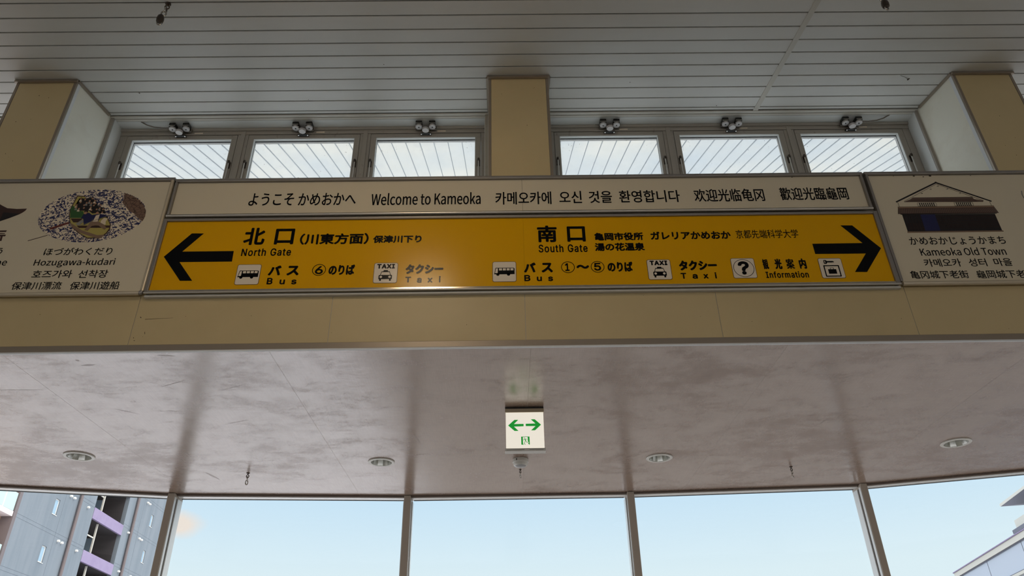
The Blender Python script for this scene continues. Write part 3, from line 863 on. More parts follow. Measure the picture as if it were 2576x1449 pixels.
def sash(x0, x1, n, label, full=True):
    root = empty('window_%d' % n, ((x0 + x1) / 2, YF, 3.99))
    struct(root, label, 'window')
    z0, z1 = 3.99, 4.688
    w = 0.031; gy = YF + 0.027
    s = MB().box(x0, x1, YF - 0.001, YF + 0.05, z1 - 0.027, z1).box(x0, x1, YF - 0.001, YF + 0.05, z0, z0 + 0.04)
    s.box(x0, x0 + w, YF - 0.001, YF + 0.05, z0 + 0.04, z1 - 0.027).box(x1 - w, x1, YF - 0.001, YF + 0.05, z0 + 0.04, z1 - 0.027)
    local(s.build('sash', M['frame'], root, bevel=0.001))
    b = MB().box(x0 + w + 0.0005, x1 - w - 0.0005, YF + 0.003, gy - 0.004, z1 - 0.0295, z1 - 0.0275)
    b.box(x0 + w + 0.0002, x0 + w + 0.003, YF + 0.003, gy - 0.004, z0 + 0.041, z1 - 0.0295).box(x1 - w - 0.003, x1 - w - 0.0002, YF + 0.003, gy - 0.004, z0 + 0.041, z1 - 0.0295)
    local(b.build('glazing_bead', M['reveal'], root))
    g = MB().box(x0 + w + 0.0005, x1 - w - 0.0005, gy - 0.004, gy - 0.0005, z1 - 0.034, z1 - 0.0295)
    g.box(x0 + w + 0.0002, x0 + w + 0.004, gy - 0.004, gy - 0.0005, z0 + 0.041, z1 - 0.034).box(x1 - w - 0.004, x1 - w - 0.0002, gy - 0.004, gy - 0.0005, z0 + 0.041, z1 - 0.034)
    local(g.build('gasket', M['gasket'], root))
    local(MB().box(x0 + w + 0.0003, x1 - w - 0.0003, gy, gy + 0.004, z0 + 0.0405, z1 - 0.0275).build('pane', M['dusty_pane'], root))
    if full:
        sp = MB()
        for i in range(26):
            edge = random.random() < 0.6
            x = random.choice((random.uniform(x0 + 0.035, x0 + 0.1), random.uniform(x1 - 0.1, x1 - 0.035))) if edge and random.random() < 0.6 else random.uniform(x0 + 0.04, x1 - 0.04)
            z = random.uniform(4.56, 4.65) if edge else random.uniform(4.36, 4.65)
            r = random.uniform(0.0006, 0.0015)
            sp.plate(disc(x, z, r * random.uniform(0.8, 1.8), r, 6), gy - 0.0004, 0.0003)
        local(sp.build('dirt_speck', M['stain'], root))
        for xx in (x0 + 0.012, x1 - 0.012):
            st = MB().tube([(xx, YF - 0.012, 4.10), (xx, YF - 0.012, 4.465)], 0.0038, 10)
            a = local(st.build('stay_arm', M['stay'], root, smooth=True))
            h = MB().box(xx - 0.009, xx + 0.009, YF - 0.006, YF - 0.0012, 4.43, 4.475)
            h.lathe([(0.006, -0.010), (0.008, -0.004), (0.008, 0.006), (0.005, 0.010)], (xx, YF - 0.013, 4.472), 14)
            local2 = h.build('stay_bracket', M['steel'], a, smooth=True)
            local2.matrix_parent_inverse = Matrix.Identity(4)
            local2.parent = root
            local(local2)
        cx = (x0 + x1) / 2
        local(MB().box(cx + 0.068, cx + 0.118, YF - 0.0052, YF - 0.0043, 4.700, 4.708).build('sticker', M['icon_white'], root))
    return root


WHERE = ['leftmost high window pane', 'second high window pane from the left', 'high window pane just left of the middle column',
         'high window pane just right of the middle column', 'second high window pane from the right', 'rightmost high window pane']
for bay in (0, 1):
    x0, x1 = OPENINGS[bay]
    root = opening(x0, x1, 5 + bay, ('grey metal surround of the three high windows left of the middle column', 'grey metal surround of the three high windows right of the middle column')[bay])
    fixed_frame(SASHES[bay], x0, x1, root)
    for j, (a, b) in enumerate(SASHES[bay]):
        nw[0] += 1
        sash(a, b, nw[0], WHERE[nw[0] - 1] + ' in a grey frame with two stay arms')
for bay in (0, 1):
    x0, x1 = SIDE[bay]
    root = opening(x0, x1, 7 + bay, ('grey surround of the high windows beyond the left column', 'grey surround of the high windows beyond the right column')[bay])
    w = (x1 - x0 - 0.09 - 0.136) / 3
    ss = [(x0 + 0.045 + k * (w + 0.068), x0 + 0.045 + k * (w + 0.068) + w) for k in range(3)]
    fixed_frame(ss, x0, x1, root)

# window openers above each sash
def opener(x, label, cable=0):
    root = empty('window_opener', (x, YF - 0.014, 4.705))
    tag(root, label, 'window opener', 'window openers along the high windows')
    y = YF - 0.0145
    base = MB().box(x - 0.062, x + 0.062, y - 0.012, y, 4.700, 4.724)
    local(base.build('base_bar', M['bracket'], root, bevel=0.002))
    for s in (-1, 1):
        cx = x + s * 0.040
        h = MB().box(cx - 0.019, cx + 0.019, y - 0.052, y - 0.0125, 4.706, 4.737 - 0.004)
        ho = local(h.build('pulley_housing', M['black_plastic'], root, bevel=0.003))
        d = MB().lathe([(0.0195, -0.010), (0.0205, -0.008), (0.0205, 0.0)], (cx, y - 0.032, 4.7055), 24)
        local(d.build('pulley_cap', M['cap_grey'], root, smooth=True))
        k = MB().lathe([(0.003, -0.003), (0.004, 0)], (cx, y - 0.032, 4.6950), 10)
        local(k.build('screw', M['black_plastic'], root))
        bd = MB().box(cx - 0.0185, cx + 0.0185, y - 0.0535, y - 0.0525, 4.708, 4.713)
        local(bd.build('band', M['chrome'], root))
    lw = MB().lathe([(0.019, -0.008), (0.021, -0.005), (0.021, 0.006), (0.016, 0.010)], (x, y - 0.026, 4.683), 24)
    local(lw.build('lower_pulley', M['cap_grey'], root, smooth=True))
    br = MB().box(x - 0.033, x + 0.033, y - 0.006, y + 0.012, 4.672, 4.678).box(x - 0.012, x + 0.012, y - 0.012, y, 4.678, 4.7)
    local(br.build('sash_bracket', M['black_plastic'], root, bevel=0.001))
    for s in (-1, 1):
        local(MB().lathe([(0.004, -0.003), (0.005, 0.0)], (x + s * 0.027, y - 0.001, 4.6715), 10).build('bolt', M['chrome'], root))
    if cable:
        s = cable
        pts = [(x + s * 0.058, y - 0.03, 4.712), (x + s * 0.10, y - 0.034, 4.708), (x + s * 0.15, y - 0.038, 4.712), (x + s * 0.19, y - 0.045, 4.722), (x + s * 0.225, y - 0.055, 4.7385)]
        local(MB().tube(pts, 0.0038, 8).build('cable', M['bracket'], root, smooth=True))
    else:
        s = 1 if x < 0 else -1
        local(MB().tube([(x + s * 0.062, y - 0.02, 4.713), (x + s * 0.085, y - 0.022, 4.713)], [0.004, 0.0025], 8).build('cable_nipple', M['bracket'], root, smooth=True))
    return root


opener(-1.915, 'silver and black window opener with a loose cable at the left end', -1)
opener(-1.185, 'silver and black window opener above the second high pane from the left')
opener(-0.452, 'silver and black window opener just left of the middle column')
opener(0.650, 'silver and black window opener just right of the middle column')
opener(1.385, 'silver and black window opener above the second high pane from the right')
opener(2.110, 'silver and black window opener with a loose cable at the right end', 1)

# ribbed translucent canopy outside the high windows
can = empty('canopy', (0, 3.5, 5.0))
tag(can, 'pale ribbed translucent canopy sloping up outside the high windows', 'canopy')
cs = math.tan(R(22))
cz = lambda y, h=0.0: 5.0 + (y - 3.5) * cs + h
sh = MB().hexa([(-7, 3.46, cz(3.46)), (7, 3.46, cz(3.46)), (7, 5.6, cz(5.6)), (-7, 5.6, cz(5.6)), (-7, 3.46, cz(3.46, .004)), (7, 3.46, cz(3.46, .004)), (7, 5.6, cz(5.6, .004)), (-7, 5.6, cz(5.6, .004))])
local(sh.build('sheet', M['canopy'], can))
rb = MB()
for k in range(-49, 50):
    x = 0.02 + 0.1 * k
    rb.hexa([(x - 0.0022, 3.47, cz(3.47, -.008)), (x + 0.0022, 3.47, cz(3.47, -.008)), (x + 0.0022, 5.58, cz(5.58, -.008)), (x - 0.0022, 5.58, cz(5.58, -.008)),
             (x - 0.0022, 3.47, cz(3.47, -.0005)), (x + 0.0022, 3.47, cz(3.47, -.0005)), (x + 0.0022, 5.58, cz(5.58, -.0005)), (x - 0.0022, 5.58, cz(5.58, -.0005))])
local(rb.build('ribbing', M['canopy_rib'], can))

# ------------------------------------------------------------------ bowed glass wall
MULL = [(-2.235, 4.955, 5.03), (-0.676, 5.103, 5.16), (0.860, 5.089, 5.16), (2.430, 4.980, 5.05)]
for i, (x, ya, yb) in enumerate(MULL):
    m = MB().box(x - 0.023, x + 0.023, ya, yb + 0.07, 0.0, 2.9985)
    lab = ['leftmost dark mullion of the bowed glass wall, beside the grey apartment block', 'second mullion of the bowed glass wall from the left',
           'third mullion of the bowed glass wall, left of the tall right pane', 'rightmost dark mullion of the bowed glass wall'][i]
    root = struct(m.build('trim_%d' % (9 + i), M['mullion'], bevel=0.003), lab, 'mullion')
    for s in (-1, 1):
        for nm, mt, ox_, y0_, y1_, zt_ in (('lit_side_strip', M['rail_white'], 0.0255, ya + 0.006, ya + 0.036, 2.975), ('gasket', M['gasket'], 0.0245, ya + 0.0365, ya + 0.046, 2.975), ('side_bead', M['rail_white'], 0.033, ya + 0.047, yb + 0.045, 2.968)):  # front white strip stands in for daylight on the mullion's own side
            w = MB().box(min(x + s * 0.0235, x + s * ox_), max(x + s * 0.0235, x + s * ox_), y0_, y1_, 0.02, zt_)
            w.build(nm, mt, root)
PANE_LAB = ['glass pane left of the leftmost mullion with the grey apartment block behind', 'glass pane with a small pink cloud behind, second from the left', 'middle glass pane of the bowed wall showing only sky',
            'glass pane second from the right showing only sky', 'glass pane right of the rightmost mullion with a pale roof edge behind']
segs = list(zip(GLASS_PTS, GLASS_PTS[1:]))[1:6]
for i, ((xa, ya), (xb, yb)) in enumerate(segs):
    root = empty('window_%d' % (7 + i), ((xa + xb) / 2, (ya + yb) / 2, 0))
    struct(root, PANE_LAB[i], 'window')
    d = Vector((xb - xa, yb - ya, 0)).normalized(); nrm = Vector((-d.y, d.x, 0))

    def slab(mb, h0, h1, o0, o1, a=0.0, b=0.0):
        A = Vector((xa, ya, 0)) + d * a; B = Vector((xb, yb, 0)) - d * b
        p = [A + nrm * o0, B + nrm * o0, B + nrm * o1, A + nrm * o1]
        return mb.hexa([(q.x, q.y, h0) for q in p] + [(q.x, q.y, h1) for q in p])
    local(slab(MB(), 2.988, 2.999, -0.047, -0.033, 0.024, 0.024).build('head_shadow_strip', M['shadow_strip'], root))  # brown strip paints the shadow along the end of the soffit
    local(slab(MB(), 2.985, 2.998, -0.0325, 0.036, 0.024, 0.024).build('head_rail', M['rail_white'], root))
    local(slab(MB(), 2.982, 2.9847, 0.024, 0.032, 0.034, 0.034).build('gasket', M['gasket'], root))
    local(slab(MB(), 0.06, 2.9845, 0.033, 0.041, 0.03, 0.03).build('pane', M['pane'], root))
    local(slab(MB(), 0.0, 0.06, -0.04, 0.05, 0.02, 0.02).build('bottom_rail', M['mullion'], root))

# ================================================================== SIGNS
YS = 2.82     # face of all sign panels


def rails(mb, x0, x1, z0, z1, wl, wr, wb, wt, y0, y1):
    """four-sided frame around a panel"""
    if wt: mb.box(x0 - wl, x1 + wr, y0, y1, z1, z1 + wt)
    if wb: mb.box(x0 - wl, x1 + wr, y0, y1, z0 - wb, z0)
    if wl: mb.box(x0 - wl, x0, y0, y1, z0, z1)
    if wr: mb.box(x1, x1 + wr, y0, y1, z0, z1)
    return mb


def write(root, kinds, name, y, mat=None, label=None):
    mb = MB()
    for k, s, x0, x1, z0, z1 in TEXTS:
        if k not in kinds:
            continue
        bold = {'b': 0.0031, 'm': 0.0024, 'l': 0.0011, 'L': 0.0016, 'w': 0.0009, 'p': 0.0004, 'q': 0.0004, 'r': 0.0002}[k]
        if s == '（川東方面）': bold = 0.0023
        if s in '観案': bold = 0.0012
        if s in '光内': bold = 0.0022
        if s in ('保津川下り', '亀岡市役所', '湯の花温泉', 'ガレリアかめおか'): bold = 0.0019
        lettering(mb, s, x0, x1, z0, z1, y, bold, INTER if s.isascii() and k in 'lL' else NOTO, 1.13 if k == 'l' else 1.0)
    o = mb.build(name, mat or M['black'], root)
    return o


# --- welcome strip
wel = empty('welcome_sign', (0.09, YS, 3.705))
tag(wel, 'long cream strip sign welcoming visitors to Kameoka in five scripts above the yellow sign', 'sign')
wx0, wx1, wz0, wz1 = -1.566, 1.749, 3.706, 3.901
local(MB().box(wx0, 0.0965, YS, 2.835, wz0, wz1).box(0.0975, wx1, YS, 2.835, wz0, wz1).build('panel', M['cream'], wel))
fr = MB()
fr.box(wx0 - 0.012, wx1 + 0.012, YS - 0.014, 2.8345, wz1 + 0.0005, wz1 + 0.012)
fr.box(wx0 - 0.020, wx1 + 0.020, YS - 0.006, 2.8345, wz1 + 0.0125, wz1 + 0.024)
fr.box(wx0 - 0.012, wx0 - 0.0005, YS - 0.014, 2.8345, wz0, wz1).box(wx1 + 0.0005, wx1 + 0.012, YS - 0.014, 2.8345, wz0, wz1)
local(fr.build('frame', M['alu_flat'], wel, bevel=0.003))
bt = MB().tube([(wx0 - 0.012, YS - 0.008, wz0 - 0.007), (wx1 + 0.012, YS - 0.008, wz0 - 0.007)], 0.0085, 14)
local(bt.build('bottom_moulding', M['alu'], wel, smooth=True))
local(write(wel, 'w', 'lettering', YS - 0.0009))

# --- yellow direction sign
dire = empty('direction_sign', (0.09, YS, 3.28))
tag(dire, 'long yellow direction sign with black arrows to the north and south gates', 'sign')
yx0, yx1, yz0, yz1 = -1.569, 1.756, 3.294, 3.670
local(MB().box(yx0, 0.0970, YS, 2.835, yz0, yz1).box(0.0975, yx1, YS, 2.835, yz0, yz1).build('panel', M['yellow'], dire))
fr = MB()
fr.box(yx0 - 0.016, yx0 - 0.0005, YS - 0.010, 2.8345, yz0 - 0.012, yz1 + 0.014).box(yx1 + 0.0005, yx1 + 0.020, YS - 0.010, 2.8345, yz0 - 0.012, yz1 + 0.014)
fr.box(yx0, yx1, YS - 0.010, 2.8345, yz1 + 0.0005, yz1 + 0.014)
local(MB().box(yx0, yx1, YS - 0.010, 2.8345, yz0 - 0.012, yz0 - 0.0005).build('bottom_strip', M['bright_alu'], dire, bevel=0.002))
local(fr.build('frame', M['alu_flat'], dire, bevel=0.002))
local(MB().tube([(yx0 - 0.014, YS - 0.011, yz0 - 0.0155), (yx1 + 0.018, YS - 0.011, yz0 - 0.0155)], 0.0055, 14).build('bottom_moulding', M['alu'], dire, smooth=True))
local(MB().box(yx0 - 0.014, yx1 + 0.018, YS - 0.004, 2.8345, yz0 - 0.033, yz0 - 0.0215).build('lower_lip', M['trim_light'], dire, bevel=0.002))
local(write(dire, 'blLmr', 'lettering', YS - 0.0009))
local(MB().plate(ART['arrow_l'], YS - 0.0008).build('left_arrow', M['black'], dire))
local(MB().plate(ART['arrow_r'], YS - 0.0008).build('right_arrow', M['black'], dire))
K = 2.82 / 2.84


def kz(z): return 1.6 + (z - 1.6) * K


for cx, cz_ in ((-0.8353, 3.407), (0.2961, 3.4058), (0.4315, 3.4061)):
    local(ring(MB(), cx * K, kz(cz_), 0.0308, 0.0030, YS - 0.0008).build('number_ring', M['black'], dire))


def icon(name, cx, cz_, half=0.0540):
    p = MB().plate(rrect(cx - half, cx + half, cz_ - half, cz_ + half, 0.010), YS - 0.0006)
    o = local(p.build(name, M['icon_line'], dire))
    q = MB().plate(rrect(cx - half + 0.0022, cx + half - 0.0022, cz_ - half + 0.0022, cz_ + half - 0.0022, 0.008), YS - 0.0010)
    c = q.build('icon_field', M['icon_white'], o)
    return o


def bus(cx, cz_):
    o = icon('bus_pictogram', cx, cz_)
    y = YS - 0.0014
    b = MB()
    P = lambda a, c: (cx + a, cz_ + c)
    b.plate([P(-.0460, -.0140), P(.0460, -.0140), P(.0460, .0170), P(.0420, .0205), P(-.0400, .0205)], y)
    b.plate(disc(cx - .0295, cz_ - .0150, .0072), y).plate(disc(cx + .0185, cz_ - .0150, .0072), y)
    b.build('bus_body', M['black'], o)
    w = MB()
    for k in range(4):
        x = -.0240 + .0172 * k
        w.plate([P(x, .0060), P(x + .0135, .0060), P(x + .0135, .0172), P(x, .0172)], y - .0004)
    w.plate([P(-.0425, -.0080), P(-.0305, -.0080), P(-.0290, .0172), P(-.0375, .0172)], y - .0004)
    w.build('bus_window', M['icon_white'], o)


def taxi(cx, cz_):
    o = icon('taxi_pictogram', cx, cz_)
    y = YS - 0.0014
    P = lambda a, c: (cx + a, cz_ + c)
    b = MB()
    b.plate([P(-.0300, -.0330), P(.0300, -.0330), P(.0300, -.0140), P(.0270, -.0110), P(-.0270, -.0110), P(-.0300, -.0140)], y)
    b.plate([P(-.0240, -.0110), P(-.0190, .0060), P(-.0165, .0065), P(-.0210, -.0110)], y).plate([P(.0240, -.0110), P(.0190, .0060), P(.0165, .0065), P(.0210, -.0110)], y)
    b.plate([P(-.0195, .0042), P(.0195, .0042), P(.0180, .0080), P(-.0180, .0080)], y)
    b.plate([P(-.0110, .0080), P(.0110, .0080), P(.0085, .0145), P(-.0085, .0145)], y)
    b.plate([P(-.0260, -.0420), P(-.0180, -.0420), P(-.0180, -.0330), P(-.0260, -.0330)], y).plate([P(.0180, -.0420), P(.0260, -.0420), P(.0260, -.0330), P(.0180, -.0330)], y)
    b.build('taxi_body', M['black'], o)
    for s in (-1, 1):
        MB().plate(disc(cx + s * .0195, cz_ - .0215, .0058), y - .0004).build('headlamp', M['icon_white'], o)
    t = lettering(MB(), 'TAXI', cx - .0405, cx + .0400, cz_ + .0225, cz_ + .0475, y, 0.0020, INTER, 1.12)
    t.build('lettering', M['black'], o)


bus(-1.1530 * K, kz(3.3870)); bus(0.0061 * K, kz(3.3858))
taxi(-0.5323 * K, kz(3.3866)); taxi(0.7118 * K, kz(3.3872))
qx, qz = 1.0976 * K, kz(3.3894)
o = icon('information_pictogram', qx, qz)
ring(MB(), qx, qz, 0.0470, 0.0022, YS - 0.0014).build('icon_ring', M['black'], o)
lettering(MB(), '?', qx - 0.0250, qx + 0.0250, qz - 0.0350, qz + 0.0365, YS - 0.0014, 0.0040, INTER).build('question_mark', M['black'], o)
lx, lz = 1.4992 * K, kz(3.3838)
o = icon('locker_pictogram', lx, lz)
y = YS - 0.0014
P = lambda a, c: (lx + a, lz + c)
b = MB()
stroke(b, [P(-.0330, -.0430), P(.0330, -.0430), P(.0330, .0130), P(-.0330, .0130), P(-.0330, -.0430)], .0052, y)
b.plate([P(-.0185, -.0300), P(.0185, -.0300), P(.0185, -.0060), P(-.0185, -.0060)], y)
stroke(b, [P(-.0075, -.0065), P(-.0075, .0010), P(.0075, .0010), P(.0075, -.0065)], .0022, y)
b.build('suitcase', M['black'], o)
k = MB().plate([P(-.0290, .0400), P(-.0270, .0440), P(-.0170, .0430), P(-.0140, .0380), P(.0130, .0380), P(.0190, .0335), P(.0150, .0300), P(.0110, .0315), P(.0080, .0295), P(.0040, .0315), P(.0010, .0295), P(-.0030, .0310), P(-.0140, .0300), P(-.0170, .0235), P(-.0270, .0225), P(-.0295, .0265)], y)
k.build('key', M['black'], o)
MB().plate([P(-.0255, .0390), P(-.0225, .0390), P(-.0220, .0280), P(-.0250, .0275)], y - .0004).build('key_hole', M['icon_white'], o)

# --- left picture board
lef = empty('picture_sign', (-2.6, YS, 3.29))
tag(lef, 'cream picture board of the Hozugawa river boat ride left of the yellow sign', 'sign')
lx0, lx1, lz0, lz1 = -3.30, -1.604, 3.293, 3.912
local(MB().box(lx0, lx1, YS, 2.835, lz0, lz1).build('panel', M['cream'], lef))
local(MB().tube([(lx1 + 0.0085, YS - 0.006, lz0 - 0.004), (lx1 + 0.0085, YS - 0.006, lz1 + 0.001)], 0.0090, 16).build('side_moulding', M['tube'], lef, smooth=True))
local(MB().tube([(lx0, YS - 0.006, lz0 - 0.0125), (lx1 - 0.001, YS - 0.006, lz0 - 0.0125)], 0.0100, 16).build('bottom_moulding', M['tube'], lef, smooth=True))
cnr = MB()
cnr.tube([(lx1 - 0.0005, YS - 0.006, lz0 - 0.0125), (lx1 + 0.0035, YS - 0.006, lz0 - 0.0112), (lx1 + 0.007, YS - 0.006, lz0 - 0.008), (lx1 + 0.0085, YS - 0.006, lz0 - 0.0042)], [0.0102, 0.0102, 0.0098, 0.0092], 16)
local(cnr.build('corner_cap', M['alu_flat'], lef, smooth=True))
local(MB().box(lx0, lx1 + 0.017, YS - 0.013, 2.8345, lz1 + 0.0012, lz1 + 0.0115).box(lx0, lx1 + 0.017, YS - 0.006, 2.8345, lz1 + 0.012, lz1 + 0.0235).build('top_rail', M['alu_flat'], lef, bevel=0.003))
local(write(lef, 'p', 'lettering', YS - 0.0009))
y = YS - 0.0006
ox, oz = -1.9465 * K, kz(3.7290)
oval = [(ox + 0.2490 * math.cos(t) + 0.0 * math.sin(t), oz + 0.154 * math.sin(t)) for t in [2 * math.pi * k / 72 for k in range(72)]]
riv = local(MB().plate(oval, y).build('river_print', M['river'], lef))
local(MB().plate(ART['rock'], y - .0004).build('rock_print', M['rock'], lef))


def print_part(name, key, mat, d, parent=None, pts=None):
    o = MB().plate(pts or ART[key], y - d).build(name, mat, parent or lef)
    return local(o) if parent is None else o


pole = MB(); stroke(pole, ART['pole'], 0.003, y - .0004)
local(pole.build('pole_print', M['umber_print'], lef))
boat = print_part('boat_print', 'boat', M['umber_print'], .0004)


def shrink(pts, f):
    cx = sum(p[0] for p in pts) / len(pts); cz_ = sum(p[1] for p in pts) / len(pts)
    return [(cx + (p[0] - cx) * f, cz_ + (p[1] - cz_) * f) for p in pts]


print_part('boat_floor', None, M['olive_print'], .0008, boat, shrink(ART['boat'], 0.955))
print_part('boat_hull', 'hull', M['tan_print'], .0012, boat)
print_part('boat_bow', 'bow', M['olive_print'], .0012, boat)
print_part('awning', 'green', M['green_print'], .0012, boat)
print_part('seat_board', 'plank1', M['umber_print'], .0012, boat)
print_part('seat_board', 'plank2', M['umber_print'], .0012, boat)
print_part('white_bundle', 'white', M['white_print'], .0012, boat)
print_part('oar', 'oar', M['red_print'], .0012, boat)
print_part('crowd', 'crowd', M['dark_print'], .0012, boat)
for i, (hx, hz) in enumerate(ART['heads']):
    MB().plate(disc(hx, hz + 0.002, 0.0058, 0.0064, 14), y - .0016).build('passenger_hair', M['dark_print'], boat)
    MB().plate(disc(hx + 0.0005, hz - 0.0006, 0.0042, 0.0050, 14), y - .0020).build('passenger_face', M['skin_print'], boat)
    if i % 2 == 0:
        MB().plate([(hx - 0.006, hz - 0.016), (hx + 0.007, hz - 0.017), (hx + 0.005, hz - 0.007), (hx - 0.004, hz - 0.006)], y - .0018).build('passenger_shirt', M['grey_print'] if i % 4 else M['white_print'], boat)

print_part('boatman_trousers', 'grey', M['grey_print'], .0022, boat)
print_part('boatman_coat', 'coat1', M['navy'], .0024, boat)
print_part('boatman_trousers', 'legs', M['tan_print'], .0024, boat)
print_part('boatman_shirt', 'shirt', M['white_print'], .0028, boat)
print_part('boatman_coat', 'coat2', M['navy'], .0026, boat)
for hx, hz in ART['mates']:
    MB().plate(disc(hx, hz + .003, .0095, .0075, 16), y - .0030).build('boatman_hair', M['dark_print'], boat)
    MB().plate(disc(hx, hz - .005, .0066, .0075, 16), y - .0034).build('boatman_face', M['skin_print'], boat)
pt = MB(); stroke(pt, [(-1.972, 3.652), (-1.842, 3.716)], 0.0016, y - .0036); pt.build('boat_pole', M['grey_print'], boat)
rf = local(MB().plate(ART['roof'], y).build('roof_print', M['umber_print'], lef))
ev = MB().plate([(ART['roof'][9][0], ART['roof'][9][1]), (ART['roof'][9][0], ART['roof'][9][1] + 0.052), (ART['roof'][7][0], ART['roof'][7][1] + 0.002), ART['roof'][7], ART['roof'][8]], y - .0004)
ev.build('eave_print', M['dark_print'], rf)
tr = MB()
for p in ART['torii']:
    tr.plate(p, y)
local(tr.build('gate_print', M['umber_print'], lef))

# --- right picture board
rig = empty('picture_sign', (2.6, YS, 3.29))
tag(rig, 'cream picture board of Kameoka Old Town right of the yellow sign', 'sign')
rx0, rx1, rz0, rz1 = 1.790, 3.30, 3.293, 3.902
local(MB().box(rx0, rx1, YS, 2.835, rz0, rz1).build('panel', M['cream'], rig))
local(MB().box(rx0 - 0.013, rx0 - 0.0005, YS - 0.013, 2.8345, rz0, rz1).build('side_moulding', M['alu_flat'], rig, bevel=0.004))
local(MB().tube([(rx0 - 0.006, YS - 0.006, rz0 - 0.0115), (rx1, YS - 0.006, rz0 - 0.0115)], 0.0105, 16).build('bottom_moulding', M['tube'], rig, smooth=True))
local(MB().box(rx0 - 0.013, rx1, YS - 0.013, 2.8345, rz1 + 0.0012, rz1 + 0.0115).box(rx0 - 0.013, rx1, YS - 0.006, 2.8345, rz1 + 0.012, rz1 + 0.0235).build('top_rail', M['alu_flat'], rig, bevel=0.003))
local(write(rig, 'q', 'lettering', YS - 0.0009))
hs = local(MB().plate(ART['wall'], y).build('house_print', M['dark_print'], rig))
A = ART
RIDGE = [(1.8895, 3.7416), (2.1158, 3.8567), (2.3467, 3.7398)]
go = MB(); stroke(go, RIDGE, 0.0074, y - .0004); go.plate(disc(RIDGE[1][0], RIDGE[1][1], .0055, .0050, 16), y - .0005)
go.build('gable_outline', M['dark_print'], hs)
gi = MB(); g0, g1, g2 = A['gable_in']; stroke(gi, [g2, g0, g1], 0.0014, y - .0008)
for tx, tz in A['tri']:
    stroke(gi, [(tx - .005, tz - .003), (tx + .004, tz - .003), (tx + .002, tz + .003)], 0.0012, y - .0008)
stroke(gi, [(1.9085 * K, kz(3.7520)), (1.9070 * K + .002, kz(3.7280))], 0.0012, y - .0008); stroke(gi, [(2.3545 * K, kz(3.752)), (2.3555 * K, kz(3.729))], 0.0012, y - .0008)
gi.build('gable_line', M['dark_print'], hs)
MB().plate(A['eaveroof'], y - .0006).build('upper_roof', M['brown_print'], hs)
MB().plate(A['ledge'], y - .0006).build('roof_ledge', M['tan_print'], hs)
MB().plate(A['lowroof'], y - .0006).build('lower_roof', M['brown_print'], hs)
MB().plate(A['under'], y - .0006).build('eave_shade', M['dark_print'], hs)
tl = MB()


def strokes_between(q, n, w, d, lean=0.0):
    (ax, az), (bx, bz), (cx, cz_), (dx, dz) = q
    for k in range(n + 1):
        t = k / n
        stroke(tl, [(ax + (bx - ax) * t, az + (bz - az) * t), (dx + (cx - dx) * t, dz + (cz_ - dz) * t)], w, y - d)


strokes_between(A['lowroof'], 54, 0.0013, .0010)
e = A['eaveroof']; strokes_between([(e[0][0], e[0][1] - .010), (e[1][0], e[1][1] - .010), (e[4][0] - .03, e[4][1] + .002), (e[5][0] + .03, e[5][1])], 40, 0.0018, .0010)
stroke(tl, [A['ledge'][0], A['ledge'][1], A['ledge'][2], A['ledge'][3], A['ledge'][0]], 0.0012, y - .0010)
stroke(tl, [A['lowroof'][0], A['lowroof'][1], A['lowroof'][2], A['lowroof'][3], A['lowroof'][0]], 0.0014, y - .0010)
stroke(tl, [e[0], e[1]], 0.0014, y - .0010); stroke(tl, [e[5], e[4]], 0.0014, y - .0010)
tl.build('tile_line', M['umber_print'], hs)
MB().plate(A['noren'], y - .0005).build('shop_curtain', M['navy'], hs)
lt = MB()
w0, w1, w2, w3 = A['wall']; nx0 = A['noren'][1][0]; nxa = A['noren'][0][0]
for k in range(34):
    x = nx0 + 0.004 + (w1[0] - nx0 - 0.008) * k / 33
    stroke(lt, [(x, w1[1] - .004), (x + 0.0, w2[1] + .014)], 0.0010, y - .0005)
for k in range(1, 6):
    z = w1[1] - (w1[1] - w2[1]) * k / 6.6
    stroke(lt, [(nx0 + .002, z), (w2[0] - .004, z)], 0.0010, y - .0005)
for k in range(6):
    x = w0[0] + 0.008 + (nxa - w0[0] - 0.014) * k / 5
    stroke(lt, [(x, w0[1] - .004), (x, w3[1] + .006)], 0.0012, y - .0005)
for k in range(9):
    z = w3[1] + .008 + .0045 * k
    stroke(lt, [(w0[0] + .008, z), (nxa - .006, z)], 0.0007, y - .0005)
lt.build('lattice', M['umber_print'], hs)
bs = MB().plate(A['base'], y - .0006); bs.build('base_step', M['tan_print'], hs)
for key in ('win1', 'win2'):
    q = A[key]; x0_ = q[0][0]; x1_ = q[1][0]; z1_ = q[0][1]; z0_ = q[2][1]
    wv = MB(); pts_ = rrect(x0_, x1_, z0_, z1_, 0.004); stroke(wv, pts_ + [pts_[0]], 0.001, y - .0006)
    for k in range(8):
        xx = x0_ + 0.012 + (x1_ - x0_ - 0.024) * k / 7
        wv.plate([(xx - .0022, z0_ + .001), (xx + .0022, z0_ + .001), (xx + .0018, z1_ - .001), (xx - .0026, z1_ - .001)], y - .0006)
    wv.build('upper_window', M['dark_print'], hs)
cv = MB(); stroke(cv, A['curve'] + [(A['curve'][2][0] + 0.012, A['curve'][2][1] - 0.02)], 0.005, y)
local(cv.build('curve_print', M['grey_print'], rig))
# dirt blobs along the top rails at the right
for x, z, r in ((1.42, 3.899, .0025), (2.02, 3.8985, .004), (2.065, 3.893, .003), (2.10, 3.8985, .005), (1.92, 3.9, .0018), (2.30, 3.8985, .002)):
    local(MB().plate(disc(x, z, r * 1.3, r * .8, 9), YS - .0012).build('cobweb_dirt', M['stain'], rig if x > 1.79 else wel))

